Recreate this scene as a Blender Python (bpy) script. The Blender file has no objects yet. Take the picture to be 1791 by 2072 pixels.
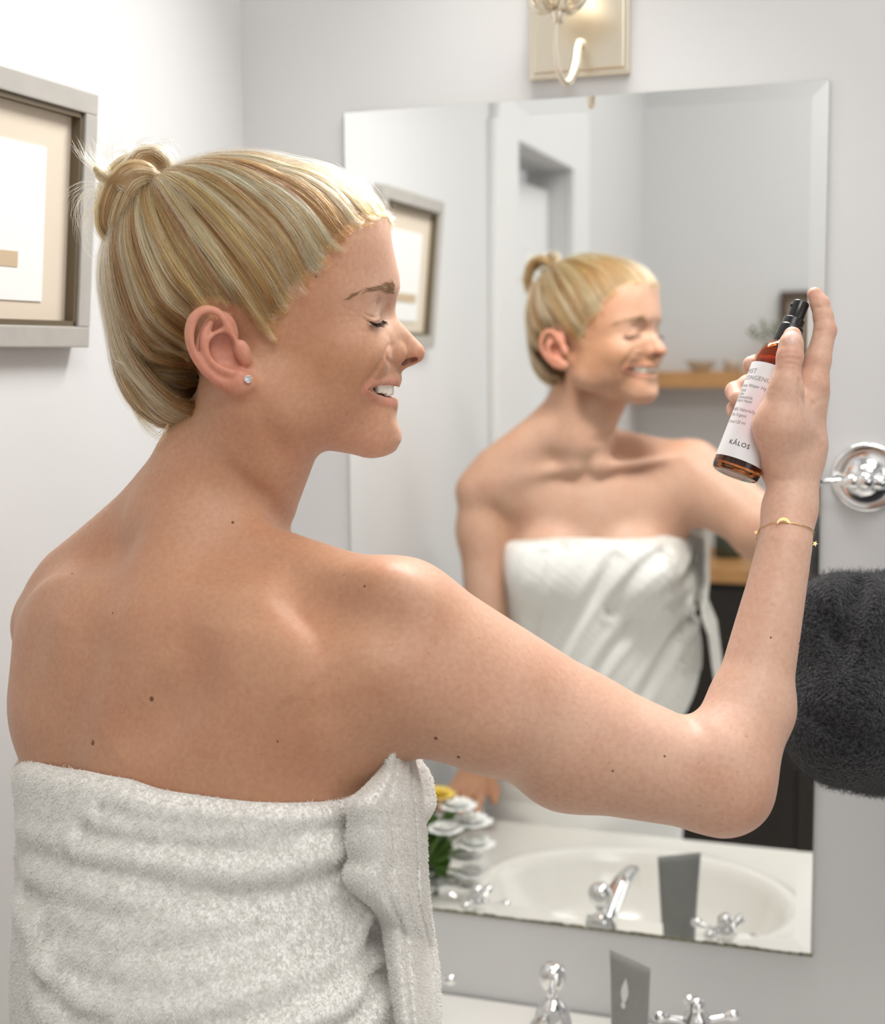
import bpy, bmesh, math, random
import numpy as np
from mathutils import Vector, Matrix
random.seed(7); RNG = np.random.default_rng(7)
scene = bpy.context.scene
COL = scene.collection

# ---------------------------------------------------------------- camera
def make_camera():
    f = 2847.9; yaw, pit, rol = (math.radians(a) for a in (18.646, 6.4256, 0.503))
    fw = Vector((-math.sin(yaw)*math.cos(pit), math.cos(yaw)*math.cos(pit), -math.sin(pit)))
    r = Vector((math.cos(yaw), math.sin(yaw), 0)); u = r.cross(fw)
    c, s = math.cos(rol), math.sin(rol)
    X = r*c-u*s; Y = r*s+u*c
    cd = bpy.data.cameras.new('camera'); co = bpy.data.objects.new('camera', cd); COL.objects.link(co)
    m = Matrix.Identity(4)
    for i in range(3):
        m[i][0], m[i][1], m[i][2] = X[i], Y[i], -fw[i]
    m[0][3], m[1][3], m[2][3] = 0, -1.6, 1.55
    co.matrix_world = m
    cd.sensor_fit = 'HORIZONTAL'; cd.lens = 35.0; cd.sensor_width = 35.0*1791/f
    cd.clip_start = .05
    cd.dof.use_dof = True; cd.dof.focus_distance = 1.065; cd.dof.aperture_fstop = 3.9
    scene.camera = co
make_camera()
scene.view_settings.view_transform = 'Standard'; scene.view_settings.look = 'None'
scene.view_settings.gamma = 1; scene.view_settings.use_curve_mapping = False
scene.view_settings.exposure = -0.50
scene.cycles.use_denoising = True
scene.cycles.max_bounces = 9; scene.cycles.diffuse_bounces = 4; scene.cycles.glossy_bounces = 5
scene.cycles.use_adaptive_sampling = True; scene.cycles.adaptive_threshold = .02
scene.cycles.transmission_bounces = 8; scene.cycles.caustics_reflective = True
scene.cycles.sample_clamp_indirect = 6

# ---------------------------------------------------------------- world and large lights
w = bpy.data.worlds.new('world'); scene.world = w; w.use_nodes = True
w.node_tree.nodes['Background'].inputs[0].default_value = (1, 1, 1, 1)
w.node_tree.nodes['Background'].inputs[1].default_value = .6
def area(name, loc, target, size, size_y, power, col, spread=180):
    d = bpy.data.lights.new(name, 'AREA'); d.shape = 'RECTANGLE'; d.size, d.size_y = size, size_y
    d.energy = power; d.color = col; d.spread = math.radians(spread)
    o = bpy.data.objects.new(name, d); COL.objects.link(o); o.location = loc
    o.rotation_euler = (Vector(target)-Vector(loc)).to_track_quat('-Z', 'Y').to_euler()
    return o
area('fill_light_right', (1.42, -1.55, 1.20), (-.6, -.6, .8), 1.3, 1.6, 11, (1.0, .99, .98))  # added fill from the right; that wall has no window
area('fill_light_over_mirror', (-.30, -.13, 2.17), (-.42, -.75, 1.2), .42, .12, 6.8, (1.0, .98, .955), 125)  # added unseen lamp, brightens her front without lighting the wall behind it
area('ceiling_light_over_basin', (.30, -.85, 2.90), (.05, -.80, 1.3), 1.5, 1.1, 22, (1.0, .99, .975))
area('fill_light_rear', (.35, -1.9, 2.90), (.2, -2.1, 0), .8, .6, 22, (1.0, .985, .96))  # added fill from above, brightens the rear of the room
# ---------------------------------------------------------------- signed-distance sculpting kit (numpy)
W_PX, H_PX = 1791, 2072
F_PX = 2847.9
YAW, PIT, ROL = np.radians([18.646, 6.4256, 0.503])
CAM = np.array([0, -1.6, 1.55])
c_fw = np.array([-np.sin(YAW)*np.cos(PIT), np.cos(YAW)*np.cos(PIT), -np.sin(PIT)])
c_r = np.array([np.cos(YAW), np.sin(YAW), 0.0])
c_u = np.cross(c_r, c_fw)

def at(px, py, d):
    """world point seen at photograph pixel (px, py), d metres deep"""
    X = px-W_PX/2; Y = H_PX/2-py; c, s = np.cos(ROL), np.sin(ROL)
    return CAM+(c_fw+c_r*(c*X+s*Y)/F_PX+c_u*(-s*X+c*Y)/F_PX)*d

def onplane(px, py, p0, n):
    d = at(px, py, 1)-CAM
    return CAM+d*(np.dot(np.asarray(p0)-CAM, n)/np.dot(d, n))

def smin(a, b, k):
    h = np.maximum(k-np.abs(a-b), 0)/k
    return np.minimum(a, b)-h*h*k*0.25

def smax(a, b, k): return -smin(-a, -b, k)

FAR = 0.06
class Field:
    """a list of primitives; each one is evaluated only near its own box"""
    def __init__(s): s.ops = []; s.k = 0.01
    def _add(s, fn, lo, hi, k, op):
        s.ops.append((fn, np.asarray(lo, float), np.asarray(hi, float), s.k if k is None else k, op)); return s
    def cone(s, a, b, ra, rb, k=None, op='u'):
        a = np.asarray(a, float); b = np.asarray(b, float); ba = b-a; L = max(ba@ba, 1e-12)
        def fn(P):
            h = np.clip(((P-a)@ba)/L, 0, 1)
            q = P-a-h[:, None]*ba
            return np.sqrt((q*q).sum(1))-(ra+(rb-ra)*h)
        r = max(ra, rb)
        return s._add(fn, np.minimum(a, b)-r, np.maximum(a, b)+r, k, op)
    def chain(s, pts, rs, k=None, op='u', kin=0.0):
        """poly-line of round cones kept as one primitive"""
        pts = [np.asarray(p, float) for p in pts]
        def fn(P):
            d = None
            for a, b, ra, rb in zip(pts, pts[1:], rs, rs[1:]):
                ba = b-a; h = np.clip(((P-a)@ba)/max(ba@ba, 1e-12), 0, 1)
                q = P-a-h[:, None]*ba
                v = np.sqrt((q*q).sum(1))-(ra+(rb-ra)*h)
                d = v if d is None else (smin(d, v, kin) if kin > 0 else np.minimum(d, v))
            return d
        A = np.array(pts); r = max(rs)
        return s._add(fn, A.min(0)-r, A.max(0)+r, k, op)
    def ell(s, c, rad, M=None, k=None, op='u'):
        """ellipsoid; the rows of M are its axes"""
        c = np.asarray(c, float); rad = np.asarray(rad, float)
        M = np.eye(3) if M is None else np.asarray(M, float)
        def fn(P):
            q = (P-c)@M.T
            k0 = np.sqrt(((q/rad)**2).sum(1)); k1 = np.sqrt(((q/rad**2)**2).sum(1))
            return k0*(k0-1)/np.maximum(k1, 1e-9)
        e = np.sqrt(((M*rad[:, None])**2).sum(0))
        return s._add(fn, c-e, c+e, k, op)
    def relief(s, pts, amp, wid):
        """raise (amp < 0) or sink (amp > 0) the surface along a line; amp may run along the line"""
        pts = [np.asarray(p, float) for p in pts]; am = np.broadcast_to(np.asarray(amp, float), (len(pts),))
        def fn(P):
            best = np.full(len(P), 1e9); av = np.zeros(len(P))
            for a, b, x, y in zip(pts, pts[1:], am, am[1:]):
                ba = b-a; h = np.clip(((P-a)@ba)/max(ba@ba, 1e-12), 0, 1)
                q = P-a-h[:, None]*ba; v = (q*q).sum(1); m = v < best
                best[m] = v[m]; av[m] = (x+(y-x)*h)[m]
            return av*np.exp(-best/wid**2)
        A = np.array(pts)
        return s._add(fn, A.min(0)-wid*2.4, A.max(0)+wid*2.4, 0, 'a')
    def __call__(s, P, d=None, pad=0.05):
        d = np.full(len(P), FAR) if d is None else d
        p0, p1 = P.min(0)-pad, P.max(0)+pad
        for fn, lo, hi, k, op in s.ops:
            if (hi < p0).any() or (lo > p1).any(): continue
            e_ = 0 if op == 'a' else pad
            m = np.nonzero(((P > lo-e_) & (P < hi+e_)).all(1))[0]
            if len(m) == 0: continue
            v = fn(P[m])
            if op == 'u': d[m] = smin(d[m], v, k)
            elif op == 's': d[m] = smax(d[m], -v, k)
            elif op == 'a': d[m] = d[m]+v
        return d

def rot_axes(x, up=(0, 0, 1)):
    """rows: unit x, side, up-ish"""
    x = np.asarray(x, float); x = x/np.linalg.norm(x)
    y = np.cross(up, x); y /= np.linalg.norm(y)
    return np.array([x, y, np.cross(x, y)])
# ---------------------------------------------------------------- the woman's figure as one field
HB = np.radians(70)
HF = np.array([np.sin(HB), np.cos(HB), 0]); HR = np.array([np.cos(HB), -np.sin(HB), 0]); HU = np.array([0, 0, 1.0])
HM = np.array([HF, HR, HU])                     # head axes: forward, her right, up
HN = np.array([-.3644, -.5593, 1.5504])         # tip of the nose
def hd(f, s, u): return HN+(HF*f+HR*s+HU*u)/1000.0
def to_head(P): return (P-HN)@HM.T*1000.0

TB = np.radians(14)
TF = np.array([np.sin(TB), np.cos(TB), 0]); TR = np.array([np.cos(TB), -np.sin(TB), 0])
TM = np.array([TR, TF, HU])
T0 = np.array([-.509, -.651, 0])
def tr(r, f, z): return T0+TR*r+TF*f+HU*z

def head_base():
    """skull, face masses, nose and muzzle in millimetres of the head's own axes"""
    h = Field()
    E = lambda c, r, k=.012, op='u', M=None: h.ell(c, r, M, k*1000, op)
    C = lambda a, b, ra, rb, k=.01, op='u': h.cone(a, b, ra, rb, k*1000, op)
    E((-124, 0, 58), (101, 74, 84))
    E((-97, 0, 82), (73, 64, 58), .02)
    E((-80, 0, 30), (56, 60, 60), .02)
    E((-66, 0, -12), (43, 45, 50), .02)
    E((-38, 0, -61), (18, 22, 16), .018)
    for s in (1, -1):
        C((-112, s*48, -38), (-44, s*13, -63), 17, 13, .02)
        E((-100, s*49, -16), (30, 17, 40), .02)
        E((-74, s*42, -18), (30, 17, 30), .02)
        E((-58, s*37, 0), (23, 22, 20), .022)
    E((-76, 0, -42), (40, 38, 30), .02)
    for s in (1, -1):
        C((-35, s*9, 49), (-58, s*40, 47), 10.5, 8, .016)
        E((-24, s*31, 29), (14, 19, 10), .012, 's')
        E((-50.5, s*31, 26.5), (16.5, 17, 12.5), .006)
        C((-38, s*21, 36), (-51, s*42, 34), 7, 6, .007)                # fold of the upper lid
        C((-36, s*22, 14), (-50, s*41, 15), 6, 6, .008)                # pad under the eye
    C((-34, 0, 38), (-23, 0, 17), 9.0, 8.5, .012)
    C((-23, 0, 17), (-9.6, 0, 1.2), 8.0, 8.8, .007)
    for s in (1, -1):
        C((-38, s*9, 22), (-29, s*11, 3), 9, 8, .012)
        E((-24.5, s*12.2, -.2), (9.5, 6.0, 8.0), .005)
    C((-15, 0, -6), (-25, 0, -13), 4.2, 5, .006)
    for s in (1, -1):
        E((-49, s*36, -2), (19, 17, 17), .010)
    E((-49, 0, -21), (26, 30, 12), .012)
    E((-52, 0, -41), (26, 26, 12), .012)
    E((-22, 0, -52), (6, 16, 5), .012, 's')
    return h

# midline of the profile, read off the photograph: (height, forward) in mm
PROF = [(122, -42), (112, -33), (100, -26.5), (81.5, -24), (69, -21.3), (60, -19.2), (51, -18.6), (45.4, -20.4), (38.8, -21.9), (32.4, -22.8), (26.5, -20.9),
        (20.7, -15.6), (13.3, -8.9), (6.5, -2.3), (1.5, .2), (-3.5, -.8), (-7.6, -4.9), (-11, -14.2), (-14.9, -19.2), (-18.8, -17.6), (-24.9, -19.6),
        (-33, -22), (-39, -20.9), (-44.9, -22.1), (-49.9, -22.6), (-55.7, -21), (-62.6, -19), (-67.7, -18.8), (-73, -22.5)]
class Face:
    """base field + the profile correction + grooves laid where the photograph shows them"""
    def __init__(s):
        s.base = head_base(); s.post = Field(); s.us = np.array([p[0] for p in PROF][::-1], float); s.sh = np.zeros(len(s.us))
        tgt = np.array([p[1] for p in PROF][::-1], float)
        s.us = np.arange(-80., 124, 2.); tgt = np.interp(s.us, [p[0] for p in PROF][::-1], tgt); s.sh = np.zeros(len(s.us))
        ker = np.exp(-(np.arange(-4, 5)/1.6)**2); ker /= ker.sum()
        for it in range(3):
            fr = []
            for u in s.us:
                f = np.linspace(12, -45, 229); d = s.warped(np.stack([f, f*0, f*0+u], 1))
                i = np.nonzero(d < 0)[0]; i = i[0] if len(i) else 100
                fr.append(f[i-1]+(f[i]-f[i-1])*d[i-1]/(d[i-1]-d[i]))
            e = np.clip(tgt-np.array(fr), -5, 5)*np.clip((122-s.us)/14, 0, 1)*np.clip((s.us+80)/8, 0, 1)
            s.sh += np.convolve(np.pad(e, 4, mode='edge'), ker, 'valid')*.8
    def warped(s, q):
        q = q.copy()
        wd = np.interp(q[:, 2], [-26, -12, 10, 24, 44], [24, 15, 12, 15, 24.])
        g = np.exp(-(q[:, 1]/wd)**2)*np.clip((q[:, 0]+70)/35, 0, 1)
        q[:, 0] -= np.interp(q[:, 2], s.us, s.sh, left=0, right=0)*g
        return s.base(q, np.full(len(q), 60.), pad=40)
    def __call__(s, q):
        return s.post(s.warped(q), None) if False else s.post(q, s.warped(q), pad=12)
    def hit(s, pts):
        """where the camera rays of these pixels meet the head, in head mm"""
        D = np.array([at(px, py, 1)-CAM for px, py in pts]); t = np.full(len(D), .90)
        bt, bd = t.copy(), np.full(len(D), 99.)
        for _ in range(90):
            q = to_head(CAM+D*t[:, None]); d = s(q)
            b = np.abs(d) < bd-.02; bt[b] = t[b]; bd[b] = np.abs(d[b])
            t += np.clip(d, -8, 20)*.0008
            t = np.minimum(t, 1.35)
        return to_head(CAM+D*bt[:, None])
    def groove(s, pts, r, k, both=True, op='s', lift=0.0, kin=0.0):
        h = s.hit(pts)
        n = s.nrm(h); h = h+n*lift
        s.post.chain(list(h), r, k, op, kin=kin)
        if both: s.post.chain([p*[1, -1, 1] for p in h], r, k, op, kin=kin)
        return h
    def nrm(s, h):
        G = np.zeros_like(h)
        for e in np.eye(3): G += e*((s(h+e*.4)-s(h-e*.4))/.8)[:, None]
        return G/np.linalg.norm(G, axis=1)[:, None]

def head_field():
    F = Face()
    mid = lambda f, u: np.array([f, 0., u])
    # creases of the smile and the eye: (pixels, depth mm, width mm)
    def rel(pts, amp, wid, both=True):
        q = smooth_curve([np.array(p, float) for p in pts], 3); h = F.hit([tuple(x) for x in q])
        am = np.interp(np.linspace(0, 1, len(h)), np.linspace(0, 1, len(amp)), amp)
        F.post.relief(list(h), am, wid)
        if both: F.post.relief([p*[1, -1, 1] for p in h], am, wid)
        return h
    rel([(786, 696), (778, 720), (768, 740), (756, 757), (745, 770), (739, 784)], [.3, 1.5, 1.9, 1.9, 1.5, .4], 2.6)
    rel([(738, 772), (732, 790), (732, 812), (738, 830)], [.1, .8, .7, .1], 2.6)
    rel([(772, 700), (757, 724), (742, 745)], [-.3, -1.0, -.3], 6.0)                      # apple of the cheek
    rel([(764, 596), (765, 612), (764, 628), (758, 641)], [.2, 1.5, 1.5, .5], 2.6)
    rel([(764, 660), (748, 669), (730, 671)], [.1, .5, .1], 2.2)
    rel([(728, 641), (705, 640), (676, 640)], [.45, .35, .05], 1.1)
    rel([(726, 637), (708, 628), (686, 617)], [.30, .22, .03], 1.1)
    rel([(728, 646), (708, 651), (690, 658)], [.25, .18, .03], 1.1)
    rel([(718, 600), (740, 590), (762, 585)], [-.3, -.6, -.3], 5.0)
    F.lash = rel([(733, 642), (742, 648), (752, 653.5), (762, 654.5), (770, 651), (775, 647)], [.5, 1.3, 1.5, 1.5, 1.2, .5], 1.0)
    rel([(735, 634), (748, 640), (760, 642), (770, 638)], [.1, .6, .7, .2], 1.2)            # lid crease
    # wing of the nose and nostril
    rel([(797, 697), (787, 700), (781, 712), (784, 728), (794, 737), (806, 741)], [.2, .7, .9, 1.0, .7, .2], 2.1)
    h = F.hit([(819, 735), (829, 732), (840, 729)])+np.array([0, .6, .2])
    F.nos = h
    for m in (1, -1): F.post.chain([p*[1, m, 1] for p in h], [1.8, 2.5, 1.8], 1.0, 's')
    # mouth
    up = list(F.hit([(744, 785), (755, 775), (770, 771.5), (788, 770), (804, 769)]))+[mid(-21.8, -21.2)]
    lo = list(F.hit([(745, 789), (757, 799), (770, 808), (785, 814), (799, 816)]))+[mid(-26.0, -40.6)]
    op = list(F.hit([(745, 787), (757, 786), (771, 789), (785, 791.5), (797, 792.5)]))+[mid(-23.5, -30.5)]
    sy = lambda L: list(L)+[p*[1, -1, 1] for p in L[-2::-1]]
    yy = lambda r: r+r[-2::-1]
    dp = lambda L, d: [p-np.array([1, np.sign(p[1])*.45 if abs(p[1]) > 1 else 0, 0])*x for p, x in zip(L, d)]
    F.upl, F.lol = sy(dp(up, [1.2, 1.4, 2.2, 3.2, 3.5, 3.6])), sy(dp(lo, [1.2, 1.8, 2.8, 3.2, 3.4, 3.2]))
    F.post.chain(F.upl, yy([1.5, 2.2, 3.2, 4.2, 4.5, 4.3]), 2.4, kin=2.0)
    F.post.chain(F.lol, yy([1.5, 2.6, 3.7, 4.6, 5.0, 4.9]), 2.4, kin=2.0)
    F.opn = sy(op)
    F.post.chain(F.opn, yy([.8, 2.3, 3.7, 4.6, 4.8, 4.9]), 1.2, 's', kin=2.0)
    for dd, a in ((7, .6), (14, 1.2), (22, 1.5)):
        F.post.chain([p*[1, 1-dd*.010, 1]-[dd, 0, 0] for p in F.opn], yy([.6+a, 2.3+a, 3.7+a, 4.6+a, 4.8+a, 4.9+a]), 1.0, 's', kin=2.0)
    return F

EAR0 = HN+HR*.080                                   # plane of her right ear
def ear_field(s=1):
    """one outer ear in head millimetres; points traced on the plane of the ear"""
    e = Field()
    def p(px, py, off=0):
        q = to_head(onplane(px, py, EAR0, HR))
        return np.array([q[0], s*(q[1]+off), q[2]])
    def sm(L, r, k, op='u'):
        L = smooth_curve(L, 4); e.chain(L, list(np.interp(np.linspace(0, 1, len(L)), np.linspace(0, 1, len(r)), r)), k, op, kin=1.5)
    e.ell(p(436, 698, -8), (15, 6, 25), rot_axes((1, 0, -.25)), 4)
    e.ell(p(462, 765, -4), (14, 4.5, 8), rot_axes((1, 0, -.5)), 5)
    sm([p(482, 716, -4), p(470, 684, 0), p(456, 652, 2.5), p(438, 633, 4), p(414, 630, 5.5), p(394, 648, 7), p(388, 676, 8), p(393, 706, 7.5), p(407, 734, 6.5), p(430, 760, 4.5), p(452, 776, 2.5)],
       [2.0, 2.8, 3.2, 3.3, 3.5, 3.6, 3.6, 3.3, 3.1, 3.2, 3.4], 2.0)
    e.ell(p(483, 771, -.5), (11, 4.0, 7.0), rot_axes((1, 0, -.30)), 4)
    e.ell(p(462, 772, 0), (13, 4.0, 6.5), rot_axes((1, 0, -.5)), 5)
    e.ell(p(418, 655, 3), (11, 4.2, 9), None, 4, 's')
    sm([p(398, 668, 6.5), p(399, 695, 6.8), p(409, 722, 6)], [1.4, 1.8, 1.2], 2.5, 's')
    sm([p(427, 652, 1.5), p(416, 678, 4.2), p(417, 704, 5.2), p(428, 730, 5), p(450, 748, 4), p(472, 754, 2.5)], [2.2, 3.1, 3.3, 3.1, 3.0, 2.8], 3)
    sm([p(462, 664, 0), p(444, 674, 2.4), p(422, 690, 4.2)], [1.8, 2.4, 2.6], 3)
    e.ell(p(452, 706, 3.0), (9.5, 8.0, 11), rot_axes((1, 0, .2)), 2.5, 's')
    e.ell(p(470, 728, 3), (8, 7.5, 6.5), rot_axes((1, 0, -.4)), 2, 's')
    e.ell(p(492, 713, -3.2), (5, 4.4, 9), rot_axes((1, 0, .2)), 4.5)
    return e

def smooth_curve(pts, n):
    pts = [np.array(p, float) for p in pts]; Q = [2*pts[0]-pts[1]]+pts+[2*pts[-1]-pts[-2]]; out = []
    for i in range(1, len(Q)-2):
        a, b, c, d = Q[i-1:i+3]
        for k in range(n):
            t = k/n; out.append(.5*((2*b)+(-a+c)*t+(2*a-5*b+4*c-d)*t*t+(-a+3*b-3*c+d)*t**3))
    return out+[pts[-1]]

def torso_field(girdle=True):
    """trunk, hips and legs only (the towel is wrapped on this)"""
    B = Field(); K = .03
    B.ell(tr(P['t1x'], P['t1y'], 1.20), (P['t1r'], P['t1d'], .20), TM, K)
    if girdle: B.ell(tr(P['t2x'], P['t2y'], P['t2z']), (P['t2r'], P['t2d'], .075), TM, .04)
    B.ell(tr(.010, -.050, 1.05), (.134, .088, .17), TM, .05)
    B.ell(tr(0, -.135, .84), (.165, .118, .16), TM, .07)
    for s in (1, -1):
        B.ell(tr(.012+s*.068, .055, 1.205), (.060, .050, .062), TM, .03)
        B.cone(tr(s*.085, -.16, .80), tr(s*.10, -.17, .48), .085, .056, .03)
        B.cone(tr(s*.10, -.17, .48), tr(s*.10, -.19, .07), .052, .035, .02)
        B.cone(tr(s*.10, -.20, .035), tr(s*.12, -.03, .025), .034, .026, .02)
    return B

def build_fields():
    B = torso_field()
    # ---- shoulder girdle
    LS, RS = at(*P['LS']), at(*P['RS'])
    nb = hd(*P['neck1'])
    B.cone(hd(*P['neck0']), nb, P['nr0'], P['nr1'], .01)
    B.cone(nb, tr(0, -.01, 1.34), P['nr1'], P['nbr'], .015)
    B.cone(hd(-160, 0, -62), tr(0, -.045, 1.35), .034, .042, .02)
    for s, S in ((1, RS), (-1, LS)):
        a = hd(P['tpx'], s*20, P['tpz'])
        B.cone(a, S+np.array([0, 0, P['tz%d' % s]])-TR*s*.03, .024, P['trr%d' % s], .025)
        B.ell(tr(s*.092, -.056, 1.30), (.058, .024, .080), TM, .045)          # shoulder blades
        B.cone(hd(-134, s*51, -14), tr(s*.020, .056, 1.375), .012, .010, .018)    # neck muscle
        B.cone(tr(s*.02, .058, 1.368), S+TF*.026+HU*.020-TR*s*.02, .0050, .0060, .022)   # collar bone
    B.cone(hd(-182, -6, -98), LS+HU*.012+TR*.03, .030, .034, .045)
    # ---- right arm
    EL, WR = at(*P['EL']), at(*P['WR'])
    m1 = at(*P['UA'])
    B.cone(tr(.10, P['sgy'], 1.325), RS, P['sgr'], P['rRS'], .02)
    B.cone(RS, m1, P['rRS'], P['rUA'], .012)
    B.cone(m1, EL, P['rUA'], P['rEL'], .010)
    B.cone(tr(.095, -.02, 1.265), at(800, 1352, .990), .062, .0505, .03)
    B.cone(at(800, 1352, .990), at(990, 1436, .988), .0500, .0450, .02)      # rear fold of the armpit
    B.cone(at(*P['ole']), at(*P['ole2']), P['role'], .026, .02)
    fm = at(*P['FA'])
    B.cone(EL, fm, P['rEL']*.86, P['rFA'], .02)
    B.cone(at(*P['FA2']), fm, .026, P['rFA']*.9, .02)
    f3 = at(*P['FB'])
    B.chain([fm, f3, WR], [P['rFA'], P['rFB'], P['rWR']+.001], .010, kin=.0)
    B.cone(fm+c_fw*.008, WR+c_fw*.013, P['rFA']*.80, P['rWR']*.85, .008)
    # ---- left arm, hand resting on the counter's edge
    le, lw = np.array(P['LE']), np.array(P['LW'])
    B.cone(tr(-.10, P['sgy'], 1.325), LS, P['sgr'], P['rLS'], .03)
    B.cone(LS, le, P['rLS'], .036, .012)
    B.cone(tr(-.095, -.045, 1.27), LS*.75+le*.25-TF*.012, .045, .036, .03)
    B.cone(le, lw, .036, .023, .012)
    pm = lw+np.array([.004, .055, -.022])
    B.cone(lw, pm, .023, .020, .012)
    for i, (dx, ln) in enumerate([(-.026, .055), (-.009, .068), (.010, .072), (.028, .064)]):
        a = pm+np.array([dx*.9, .02, 0]); b = a+np.array([dx*.25, ln*.5, -.002]); c = b+np.array([dx*.15, ln*.45, -.014])
        B.cone(lw+np.array([dx*.5, 0, 0]), a, .015, .0105, .012)
        B.chain([a, b, c], [.0095, .0085, .007], .004)
    B.chain([lw+np.array([.02, .01, -.01]), lw+np.array([.045, .045, -.028]), lw+np.array([.052, .075, -.032])], [.014, .0105, .008], .01)
    # ---- right hand
    J = lambda *a: at(*a)
    hk = .009
    B.cone(WR, J(1622, 905, 1.078), P['rWR'], .019, .012)
    B.cone(J(1618, 930, 1.085), J(1641, 782, 1.078), .0175, .0135, hk)
    B.cone(J(1612, 930, 1.095), J(1644, 795, 1.098), .0175, .0135, hk)
    B.cone(J(1608, 935, 1.105), J(1640, 812, 1.117), .0170, .0130, hk)
    B.cone(J(1600, 945, 1.110), J(1632, 838, 1.132), .0165, .0120, hk)
    B.cone(J(1577, 950, 1.085), J(1590, 870, 1.118), .014, .014, .012)      # heel of the palm
    B.cone(J(1588, 925, 1.066), J(1577, 862, 1.058), .0175, .0185, .012)    # ball of the thumb
    B.cone(J(1577, 862, 1.058), J(1590, 792, 1.054), .0172, .0128, .010)
    B.cone(J(1600, 862, 1.068), J(1618, 822, 1.074), .018, .0125, .010)     # web
    B.chain([J(1590, 792, 1.054), J(1592, 768, 1.052), J(1598.5, 722, 1.053), J(1601, 697, 1.055), J(1603.5, 679, 1.058)],
            [.0118, .0096, .0096, .0086, .0067], .006, kin=.003)               # thumb
    B.chain([J(1644, 778, 1.077), J(1655, 729, 1.078), J(1670, 668, 1.082), J(1666, 640, 1.084), J(1660, 616, 1.086), J(1649, 596, 1.088)],
            [.0120, .0098, .0083, .0073, .0069, .0058], .004, kin=.003)         # index finger on the pump
    B.chain([J(1645, 790, 1.100), J(1606, 752, 1.120), J(1552, 742, 1.123), J(1529, 739, 1.112), J(1521, 738, 1.098)],
            [.0110, .0098, .0088, .0078, .0070], .003, kin=.003)
    B.chain([J(1642, 812, 1.118), J(1595, 790, 1.136), J(1515, 781, 1.128), J(1488, 792, 1.112), J(1493, 806, 1.095)],
            [.0108, .0095, .0088, .0076, .0066], .003, kin=.003)
    B.chain([J(1634, 838, 1.132), J(1590, 828, 1.142), J(1512, 820, 1.132), J(1489, 828, 1.118), J(1489, 838, 1.104)],
            [.0098, .0085, .0076, .0068, .0058], .003, kin=.003)
    # ---- surface relief traced on the photograph: spine, shoulder blade, creases  (pixels, depth m, width m)
    def hitb(pts, t=.8):
        out = []
        for px, py in pts:
            d = at(px, py, 1)-CAM; tt = t
            for _ in range(70): tt += np.clip(B((CAM+d*tt)[None])[0], -.01, .04)*.88
            out.append(CAM+d*min(tt, 1.25))
        return out
    for pts, amp, wid in (
        ([(268, 1145), (230, 1220), (196, 1300), (167, 1377), (150, 1440), (134, 1540), (130, 1600)], [.000, .001, .0022, .0028, .0028, .0028, .0020], .020),
        ([(410, 1262), (392, 1320), (374, 1385), (330, 1438), (280, 1482), (240, 1530)], [.001, .0045, .007, .0085, .005, .001], .021),
        ([(425, 1250), (500, 1222), (600, 1232), (700, 1243), (790, 1268), (860, 1300)], [.001, .004, .0035, .0045, .005, .001], .019),
        ([(590, 1158), (680, 1158), (780, 1172), (860, 1200)], [-.001, -.0045, -.005, -.002], .019),
        ([(520, 1330), (620, 1380), (640, 1450)], [-.001, -.004, -.002], .036),
        ([(180, 1180), (130, 1260), (105, 1340)], [-.001, -.003, -.001], .02),
        ([(560, 1560), (640, 1580)], [.001, .002], .03),
        ([(452, 930), (492, 975), (530, 1004), (565, 1040), (596, 1074)], [.0005, .0028, .0035, .0035, .0015], .0075),
        ([(520, 806), (545, 860), (566, 910), (580, 950)], [.0005, .0025, .0025, .0005], .009),
        ([(1372, 1444), (1398, 1458), (1425, 1478), (1445, 1500)], [.0003, .0009, .0007, .0001], .0065),
        ([(1579, 716), (1598, 713), (1619, 717)], [.0002, .0006, .0002], .0014), ([(1577, 725), (1598, 724), (1619, 727)], [.0002, .0007, .0003], .0014), ([(1580, 734), (1598, 735), (1614, 737)], [.0001, .0004, .0001], .0013),
        ([(1618, 772), (1620, 795), (1624, 810)], [.001, .0022, .0008], .0026), ([(1652, 669), (1664, 667), (1676, 668)], [.0006, .0003, 0], .0014),
        ([(1651, 621), (1662, 623)], [.0006, .0002], .0013), ([(1640, 822), (1652, 812), (1664, 806)], [.0001, .0005, .0001], .0016),
        ([(1556, 965), (1580, 972), (1610, 972)], [.0006, .0005, .0001], .0018)):
        q = smooth_curve([np.array(p, float) for p in pts], 3); h = hitb([tuple(x) for x in q], .8 if pts[0][0] < 1300 else .9)
        h = np.array(h); ok = np.concatenate([[True], np.linalg.norm(np.diff(h, axis=0), axis=1) < .06])
        B.relief(list(h), (1.5 if wid > .0125 else 1.15)*np.interp(np.linspace(0, 1, len(h)), np.linspace(0, 1, len(amp)), amp), wid)
    return B

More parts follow.
